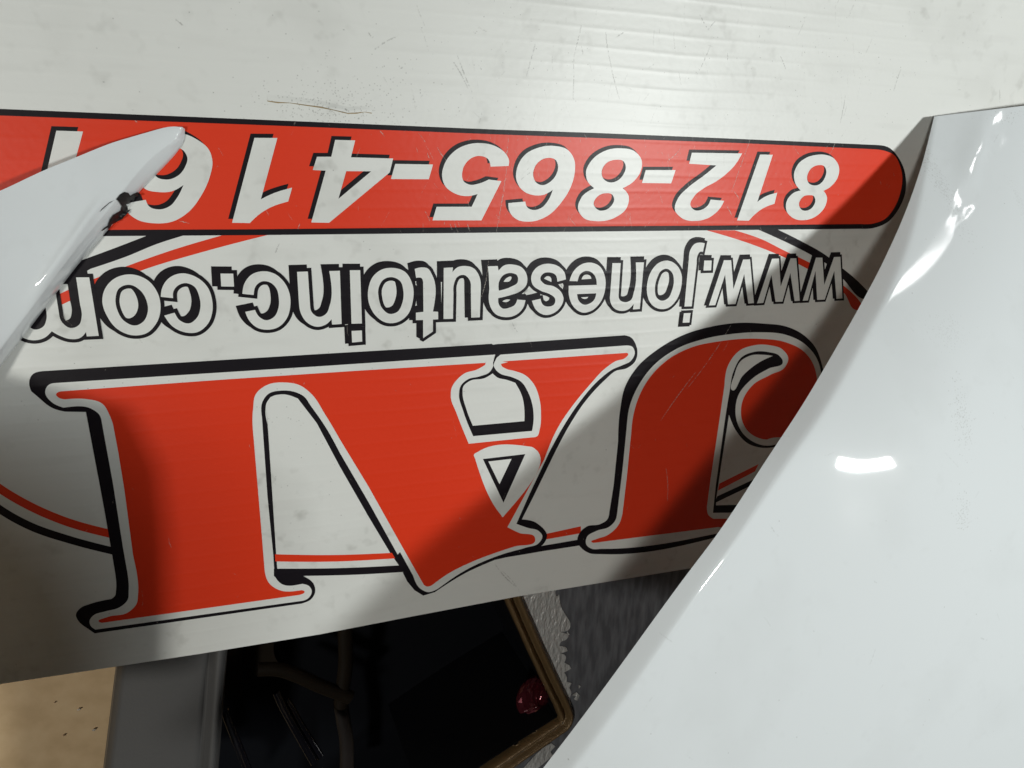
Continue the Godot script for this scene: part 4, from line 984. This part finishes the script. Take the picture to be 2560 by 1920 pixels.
func make_fender_tip() -> void:
	var o := thing("fender_tip", "pointed white fender tip with a broken black edge lying on the sign", "car fender")
	var columns := PackedFloat32Array()
	for k in 91:
		columns.append(k / 90.0)
	var skin := refine([
		"-290.5,241.3,6.0 -290.3,241.2,5.9 -290.2,241.2,5.8 -290.1,241.1,5.7 -290.0,241.0,5.5 -289.9,241.0,5.4 -289.7,240.9,5.2 -289.6,240.8,4.9 -289.5,240.8,4.7 -289.4,240.7,4.5 -289.4,240.7,4.2 -289.3,240.6,3.9 -289.2,240.6,3.6 -289.2,240.5,3.4 -289.1,240.5,3.1 -289.0,240.4,2.8 -288.9,240.4,2.6 -288.9,240.4,2.3 -288.8,240.3,2.0",
		"-293.8,241.6,6.5 -293.4,241.2,6.6 -293.1,240.7,6.7 -292.8,240.3,6.7 -292.4,239.8,6.7 -292.1,239.4,6.7 -291.8,239.0,6.5 -291.5,238.6,6.4 -291.1,238.1,6.2 -290.9,237.8,5.9 -290.7,237.5,5.5 -290.5,237.2,5.1 -290.3,236.9,4.6 -290.1,236.6,4.2 -289.9,236.3,3.8 -289.7,236.0,3.3 -289.5,235.7,2.9 -289.3,235.4,2.4 -289.1,235.2,1.4",
		"-298.6,241.5,7.3 -298.1,240.5,7.6 -297.6,239.6,7.9 -297.1,238.7,8.1 -296.6,237.8,8.2 -296.1,236.9,8.2 -295.6,236.0,8.2 -295.1,235.1,8.1 -294.7,234.2,7.9 -294.3,233.5,7.7 -294.0,232.9,7.1 -293.7,232.3,6.5 -293.4,231.7,6.0 -293.1,231.1,5.4 -292.8,230.4,4.8 -292.5,229.8,4.1 -292.2,229.2,3.4 -291.9,228.5,2.6 -291.7,227.9,0.9",
		"-304.3,240.2,8.2 -303.8,238.9,8.7 -303.3,237.5,9.1 -302.8,236.2,9.4 -302.3,234.9,9.6 -301.8,233.5,9.8 -301.4,232.2,9.8 -300.9,230.9,9.7 -300.4,229.6,9.5 -300.1,228.6,9.3 -299.8,227.6,8.6 -299.6,226.7,8.0 -299.3,225.8,7.3 -299.0,224.8,6.6 -298.7,223.9,5.9 -298.5,223.0,5.0 -298.2,222.0,4.1 -298.0,221.1,3.0 -297.9,220.1,0.8",
		"-310.6,238.1,9.1 -310.1,236.4,9.7 -309.7,234.7,10.2 -309.3,233.0,10.6 -308.9,231.3,10.9 -308.5,229.5,11.1 -308.1,227.8,11.2 -307.7,226.1,11.2 -307.4,224.4,11.1 -307.1,223.0,10.9 -306.9,221.8,10.1 -306.7,220.6,9.4 -306.5,219.4,8.6 -306.3,218.2,7.8 -306.2,216.9,6.9 -306.0,215.7,6.0 -305.8,214.5,4.9 -305.7,213.2,3.6 -305.7,212.0,0.8",
		"-317.3,235.9,9.9 -316.9,233.8,10.6 -316.6,231.6,11.3 -316.3,229.5,11.8 -316.0,227.4,12.3 -315.7,225.3,12.6 -315.4,223.1,12.8 -315.1,221.0,12.8 -314.9,218.9,12.7 -314.7,217.2,12.5 -314.6,215.7,11.7 -314.5,214.2,10.9 -314.5,212.7,10.0 -314.4,211.2,9.1 -314.3,209.6,8.1 -314.3,208.1,7.0 -314.2,206.6,5.8 -314.2,205.0,4.2 -314.4,203.4,0.8",
		"-324.4,233.5,10.7 -324.1,230.7,11.6 -323.9,227.9,12.3 -323.7,225.1,13.0 -323.5,222.3,13.5 -323.3,219.5,13.8 -323.1,216.7,14.0 -323.0,213.9,14.1 -322.9,211.0,13.9 -322.8,208.9,13.8 -322.8,207.3,12.9 -322.9,205.7,12.0 -322.9,204.2,11.1 -323.0,202.6,10.2 -323.0,201.0,9.1 -323.1,199.4,7.9 -323.2,197.8,6.5 -323.4,196.2,4.7 -323.8,194.5,0.9",
		"-331.7,231.0,11.6 -331.6,227.4,12.5 -331.5,223.9,13.3 -331.4,220.3,14.0 -331.3,216.7,14.5 -331.3,213.1,14.8 -331.2,209.5,15.0 -331.2,205.9,15.0 -331.2,202.2,14.8 -331.3,199.4,14.6 -331.4,197.8,13.6 -331.5,196.2,12.7 -331.7,194.7,11.8 -331.8,193.0,10.8 -332.0,191.4,9.6 -332.1,189.8,8.4 -332.4,188.2,6.9 -332.6,186.5,5.0 -333.2,184.7,1.0",
		"-339.4,228.4,12.5 -339.3,224.0,13.5 -339.3,219.5,14.4 -339.3,215.0,15.0 -339.3,210.6,15.6 -339.4,206.1,15.9 -339.5,201.6,16.0 -339.6,197.0,15.9 -339.7,192.5,15.6 -339.9,188.9,15.3 -340.0,187.3,14.4 -340.2,185.7,13.4 -340.4,184.1,12.4 -340.6,182.4,11.3 -340.9,180.8,10.1 -341.1,179.1,8.8 -341.4,177.4,7.3 -341.7,175.7,5.3 -342.4,173.8,1.0",
		"-347.1,225.3,13.6 -347.2,220.0,14.6 -347.3,214.7,15.5 -347.4,209.3,16.2 -347.5,204.0,16.7 -347.7,198.6,17.0 -348.0,193.2,17.0 -348.3,187.7,16.8 -348.6,182.3,16.5 -348.8,178.0,16.1 -349.1,176.3,15.1 -349.3,174.7,14.1 -349.6,173.0,13.0 -349.8,171.4,11.9 -350.1,169.7,10.6 -350.4,168.0,9.2 -350.8,166.3,7.6 -351.2,164.5,5.5 -352.0,162.5,1.0",
		"-354.9,221.7,14.9 -355.2,215.6,15.9 -355.4,209.5,16.8 -355.8,203.3,17.4 -356.1,197.2,17.9 -356.5,191.0,18.1 -356.9,184.7,18.1 -357.4,178.4,17.8 -358.0,172.0,17.4 -358.4,167.1,16.9 -358.7,165.4,15.8 -359.0,163.7,14.8 -359.3,162.1,13.6 -359.7,160.4,12.5 -360.0,158.6,11.2 -360.4,156.9,9.7 -360.8,155.1,8.0 -361.3,153.3,5.8 -362.3,151.2,1.1",
		"-362.9,218.0,16.2 -363.4,211.1,17.2 -363.8,204.2,18.1 -364.4,197.3,18.7 -364.9,190.3,19.1 -365.6,183.2,19.3 -366.3,176.1,19.2 -367.0,169.0,18.8 -367.8,161.7,18.3 -368.4,156.1,17.7 -368.8,154.4,16.6 -369.2,152.7,15.5 -369.6,151.0,14.3 -370.0,149.2,13.1 -370.4,147.5,11.7 -370.8,145.7,10.2 -371.4,143.9,8.4 -372.0,142.0,6.1 -373.1,139.8,1.2",
		"-371.0,214.3,17.7 -371.6,206.5,18.7 -372.3,198.7,19.5 -373.0,190.9,20.2 -373.8,183.0,20.5 -374.7,175.1,20.6 -375.6,167.0,20.4 -376.5,158.9,19.9 -377.6,150.7,19.2 -378.4,144.3,18.5 -378.8,142.6,17.4 -379.3,140.8,16.2 -379.7,139.1,15.0 -380.1,137.3,13.7 -380.6,135.5,12.3 -381.1,133.7,10.7 -381.7,131.8,8.8 -382.4,129.9,6.4 -383.7,127.6,1.3",
		"-379.2,210.6,19.4 -380.0,201.9,20.4 -380.8,193.1,21.2 -381.7,184.3,21.7 -382.7,175.5,21.9 -383.7,166.5,21.9 -384.9,157.5,21.5 -386.1,148.3,20.9 -387.3,139.0,20.0 -388.4,131.8,19.2 -388.8,130.0,18.0 -389.3,128.2,16.8 -389.8,126.5,15.6 -390.3,124.6,14.2 -390.8,122.8,12.8 -391.4,120.9,11.1 -392.0,119.0,9.2 -392.8,117.0,6.7 -394.2,114.6,1.4",
		"-387.4,206.8,21.3 -388.4,197.1,22.0 -389.5,187.4,22.6 -390.6,177.6,23.0 -391.8,167.8,23.0 -393.1,157.8,22.8 -394.5,147.7,22.3 -395.9,137.4,21.4 -397.4,127.1,20.4 -398.7,118.9,19.4 -399.2,117.1,18.2 -399.7,115.3,17.0 -400.2,113.5,15.7 -400.7,111.6,14.4 -401.3,109.8,12.9 -401.9,107.8,11.2 -402.6,105.9,9.3 -403.4,103.8,6.8 -404.9,101.3,1.5",
		"-395.6,202.6,23.4 -396.9,192.1,24.0 -398.2,181.4,24.3 -399.5,170.7,24.5 -401.0,159.8,24.3 -402.6,148.8,23.9 -404.2,137.7,23.1 -405.9,126.4,22.1 -407.8,114.9,20.8 -409.2,105.8,19.7 -409.8,104.0,18.5 -410.3,102.1,17.2 -410.9,100.3,16.0 -411.4,98.4,14.6 -412.0,96.5,13.1 -412.7,94.5,11.5 -413.4,92.5,9.5 -414.3,90.4,7.0 -415.9,87.7,1.7",
		"-403.7,198.2,25.7 -405.3,186.7,26.1 -406.8,175.2,26.3 -408.5,163.5,26.2 -410.3,151.7,25.8 -412.1,139.6,25.1 -414.1,127.5,24.2 -416.1,115.1,22.9 -418.3,102.4,21.4 -420.0,92.5,20.1 -420.6,90.6,18.9 -421.1,88.8,17.6 -421.7,86.9,16.4 -422.3,84.9,15.0 -423.0,83.0,13.5 -423.7,81.0,11.8 -424.5,78.9,9.8 -425.4,76.7,7.4 -427.2,73.9,2.0",
		"-411.9,193.7,28.2 -413.7,181.4,28.4 -415.5,168.9,28.4 -417.5,156.2,28.1 -419.5,143.4,27.6 -421.7,130.4,26.8 -423.9,117.1,25.6 -426.3,103.6,24.2 -428.8,89.9,22.6 -430.8,79.0,21.1 -431.4,77.1,19.9 -432.0,75.2,18.6 -432.6,73.3,17.4 -433.3,71.3,16.0 -434.0,69.3,14.5 -434.7,67.3,12.8 -435.5,65.2,10.8 -436.5,62.9,8.3 -438.4,60.0,3.0",
		"-420.1,189.5,31.0 -422.1,176.3,31.1 -424.2,162.8,31.0 -426.4,149.2,30.7 -428.7,135.3,30.1 -431.2,121.2,29.2 -433.7,106.9,28.0 -436.4,92.3,26.5 -439.2,77.4,24.7 -441.4,65.6,23.2 -442.1,63.7,22.0 -442.7,61.7,20.8 -443.4,59.8,19.5 -444.1,57.8,18.1 -444.8,55.8,16.6 -445.6,53.7,15.0 -446.5,51.5,13.0 -447.5,49.2,10.5 -449.5,46.2,5.2",
		"-428.1,185.9,34.6 -430.4,171.6,34.8 -432.7,157.2,34.7 -435.1,142.5,34.4 -437.7,127.7,33.8 -440.4,112.5,33.0 -443.2,97.1,31.8 -446.2,81.4,30.3 -449.3,65.3,28.6 -451.7,52.6,27.1 -452.4,50.7,26.0 -453.1,48.7,24.8 -453.8,46.7,23.5 -454.5,44.7,22.2 -455.2,42.7,20.7 -456.1,40.6,19.0 -457.0,38.3,17.1 -458.1,36.0,14.6 -460.1,32.9,9.3",
		"-436.1,182.2,38.3 -438.6,167.0,38.6 -441.1,151.6,38.6 -443.8,136.0,38.3 -446.6,120.1,37.8 -449.6,103.9,37.0 -452.7,87.4,35.9 -455.9,70.5,34.4 -459.3,53.3,32.8 -462.0,39.7,31.4 -462.7,37.7,30.2 -463.4,35.7,29.0 -464.1,33.7,27.8 -464.9,31.7,26.5 -465.6,29.6,25.0 -466.5,27.5,23.4 -467.5,25.2,21.5 -468.6,22.8,19.0 -470.8,19.6,13.7",
		"-443.9,178.8,42.6 -446.6,162.7,42.9 -449.4,146.3,42.9 -452.4,129.6,42.7 -455.5,112.7,42.1 -458.7,95.4,41.3 -462.1,77.8,40.2 -465.6,59.7,38.8 -469.3,41.3,37.2 -472.3,26.7,35.8 -473.0,24.7,34.6 -473.7,22.7,33.5 -474.5,20.7,32.2 -475.2,18.7,30.9 -476.0,16.5,29.5 -476.9,14.4,27.9 -477.9,12.1,26.0 -479.1,9.6,23.5 -481.4,6.3,18.2",
		"-451.0,176.3,49.0 -453.9,159.2,49.3 -457.0,141.7,49.3 -460.1,124.0,49.1 -463.5,106.0,48.6 -467.0,87.6,47.8 -470.6,68.8,46.7 -474.5,49.5,45.3 -478.5,29.8,43.7 -481.7,14.2,42.2 -482.4,12.2,41.1 -483.1,10.2,40.0 -483.9,8.2,38.8 -484.7,6.1,37.5 -485.5,4.0,36.1 -486.4,1.8,34.5 -487.5,-0.6,32.6 -488.7,-3.1,30.1 -491.1,-6.5,24.8",
		"-457.8,174.0,55.9 -460.9,155.9,56.3 -464.1,137.5,56.5 -467.5,118.7,56.4 -471.0,99.6,56.0 -474.7,80.1,55.4 -478.6,60.2,54.4 -482.6,39.7,53.2 -486.8,18.8,51.6 -490.2,2.2,50.3 -491.0,0.2,49.2 -491.7,-1.8,48.1 -492.5,-3.9,47.0 -493.3,-6.0,45.7 -494.2,-8.1,44.3 -495.1,-10.3,42.7 -496.2,-12.7,40.8 -497.5,-15.2,38.4 -499.9,-18.8,33.1",
		"-464.4,171.7,62.9 -467.7,152.6,63.5 -471.0,133.3,63.8 -474.6,113.5,63.8 -478.3,93.4,63.6 -482.2,72.8,63.1 -486.3,51.7,62.2 -490.5,30.1,61.1 -495.0,7.9,59.8 -498.6,-9.6,58.6 -499.4,-11.6,57.5 -500.1,-13.7,56.4 -500.9,-15.7,55.3 -501.7,-17.8,54.0 -502.6,-20.0,52.7 -503.6,-22.2,51.1 -504.7,-24.6,49.2 -506.0,-27.2,46.8 -508.6,-30.9,41.5",
		"-470.8,169.5,70.0 -474.2,149.5,70.7 -477.8,129.2,71.1 -481.5,108.4,71.3 -485.4,87.3,71.3 -489.5,65.6,70.9 -493.8,43.4,70.2 -498.3,20.7,69.2 -503.0,-2.7,68.0 -506.8,-21.2,66.9 -507.5,-23.2,65.9 -508.3,-25.3,64.8 -509.1,-27.3,63.7 -509.9,-29.4,62.5 -510.9,-31.6,61.1 -511.8,-33.9,59.6 -513.0,-36.3,57.7 -514.4,-38.9,55.3 -517.0,-42.7,50.0"
	], 3, columns)
	for i in skin.size():
		var row: PackedVector3Array = skin[i]
		for k in row.size():
			row[k].z += fold(row[k], Vector2(-355.6, 181.4), Vector2(-407.9, 112.7), 3.4, 4.2)     # the bead inside the rolled edge
			row[k].z += fold(row[k], Vector2(-300.4, 226.0), Vector2(-291.5, 232.4), 1.0, 2.6)
		skin[i] = row
	sheet("fender_skin", to_world(skin), 0.0005, mat_paint, o)
	# an unseen high body, added to the tip to shade the near left corner
	var body := []
	for r in [[100.0, -560.0, 75.0], [40.0, -520.0, 110.0], [-2.0, -458.0, 165.0], [-60.0, -456.0, 190.0], [-120.0, -463.0, 200.0], [-190.0, -472.0, 205.0], [-260.0, -478.0, 200.0], [-310.0, -492.0, 185.0]]:
		var row := PackedVector3Array()
		for k in 9:
			var s := k / 8.0
			row.append(at(r[1] - 340.0 * s, r[0] + 20.0 * s, r[2] + 60.0 * sqrt(s) - 20.0 * s * s))
		body.append(row)
	sheet("added_fender_blocker", body, 0.003, mat_paint, o)
	# black plastic bared where a piece of the edge has broken away, and the cracks beside it
	for t in [
		"-343.8,185.2 -340.9,188.8 -337.5,190.8 -335.1,189.9 -334.4,187.5 -332.0,189.1 -329.2,190.4 -327.0,187.9 -332.1,186.3 -333.0,184.0 -336.8,181.1 -338.5,180.8 -338.6,175.6 -336.3,176.9 -339.3,173.3 -343.7,168.7 -351.2,164.6 -354.3,160.1 -353.8,163.4 -351.0,169.1 -348.1,172.8 -342.9,175.8 -341.3,179.5 -342.6,183.4",
		"-352.9,164.3 -355.8,162.7 -358.6,159.5 -356.2,160.9 -353.5,162.9",
		"-345.1,184.6 -348.9,182.5 -354.3,177.8 -356.4,175.1 -354.0,177.4 -349.4,181.6"]:
		drape("broken_edge", outline(t), skin, 0.9, mat_plastic, o)


# An added blocker shaped like a drop light; it shades the near left corner.
func make_light_blocker() -> void:
	var o := thing("light_blocker", "unseen blocker shaped like a hanging drop light, added to shade the near left corner", "lamp")
	o.position = at(98.0, 10.0, 800.0)
	var cone := CylinderMesh.new()
	cone.top_radius = 0.05
	cone.bottom_radius = 0.135
	cone.height = 0.09
	cone.radial_segments = 48
	put("shade", cone, rough_metal(Color(0.4, 0.4, 0.4), 0.4, 0.8, 0.05, 0.01, 71, 5.0), o)
	var grip := CylinderMesh.new()
	grip.top_radius = 0.018
	grip.bottom_radius = 0.022
	grip.height = 0.12
	put("handle", grip, plain(Color(0.5, 0.2, 0.03), 0.5), o).position.y = 0.105
	var cord := CylinderMesh.new()
	cord.top_radius = 0.004
	cord.bottom_radius = 0.004
	cord.height = 1.2
	put("cord", cord, mat_plastic, o).position.y = 0.765


func make_crumbs() -> void:
	var spots := [["pale chip of grit on the tan floor nearest the grey channel", "-509.9, -555.2, -297.0", 2.6, Color(0.5, 0.46, 0.4)], ["white sliver of grit on the tan floor beside a brown speck", "-523.8, -517.2, -297.0", 2.4, Color(0.6, 0.55, 0.48)], ["brown speck of grit on the tan floor, the smallest one", "-550.5, -499.2, -298.0", 1.4, Color(0.26, 0.17, 0.10)], ["brown crumb on the tan floor beside the pale chip", "-546.8, -555.1, -298.0", 2.0, Color(0.25, 0.16, 0.09)]]
	for s in spots:
		var f: PackedFloat64Array = s[1].split_floats(",")
		var st := SurfaceTool.new()
		st.begin(Mesh.PRIMITIVE_TRIANGLES)
		var ring := []
		for i in 5:
			var row := PackedVector3Array()
			for k in 9:
				var th := PI * (i + 0.02) / 4.04
				var ph := TAU * (k % 9) / 9.0
				var r: float = s[2] * 0.0007 * (1.0 + 0.35 * sin(ph * 2.0 + i * 1.3) + 0.2 * sin(ph * 3.0 + s[2]))
				row.append(Vector3(sin(th) * cos(ph) * r * 1.3, cos(th) * r * 0.6, sin(th) * sin(ph) * r))
			ring.append(row)
		for i in 4:
			for k in 9:
				var a: Vector3 = ring[i][k]
				var b: Vector3 = ring[i][(k + 1) % 9]
				var c: Vector3 = ring[i + 1][(k + 1) % 9]
				var d: Vector3 = ring[i + 1][k]
				for t in [[a, b, c], [a, c, d]]:
					var g: Vector3 = (t[2] - t[0]).cross(t[1] - t[0])
					var tri := [t[0], t[1], t[2]] if g.dot(t[0] + t[1] + t[2]) >= 0.0 else [t[0], t[2], t[1]]
					for v: Vector3 in tri:
						st.add_vertex(v)
		st.generate_normals()
		var o := put("grit_crumb", st.commit(), plain(s[3], 0.8), self)
		o.position = at(f[0], f[1], f[2])
		tag(o, s[0], "grit", "grit on the floor")
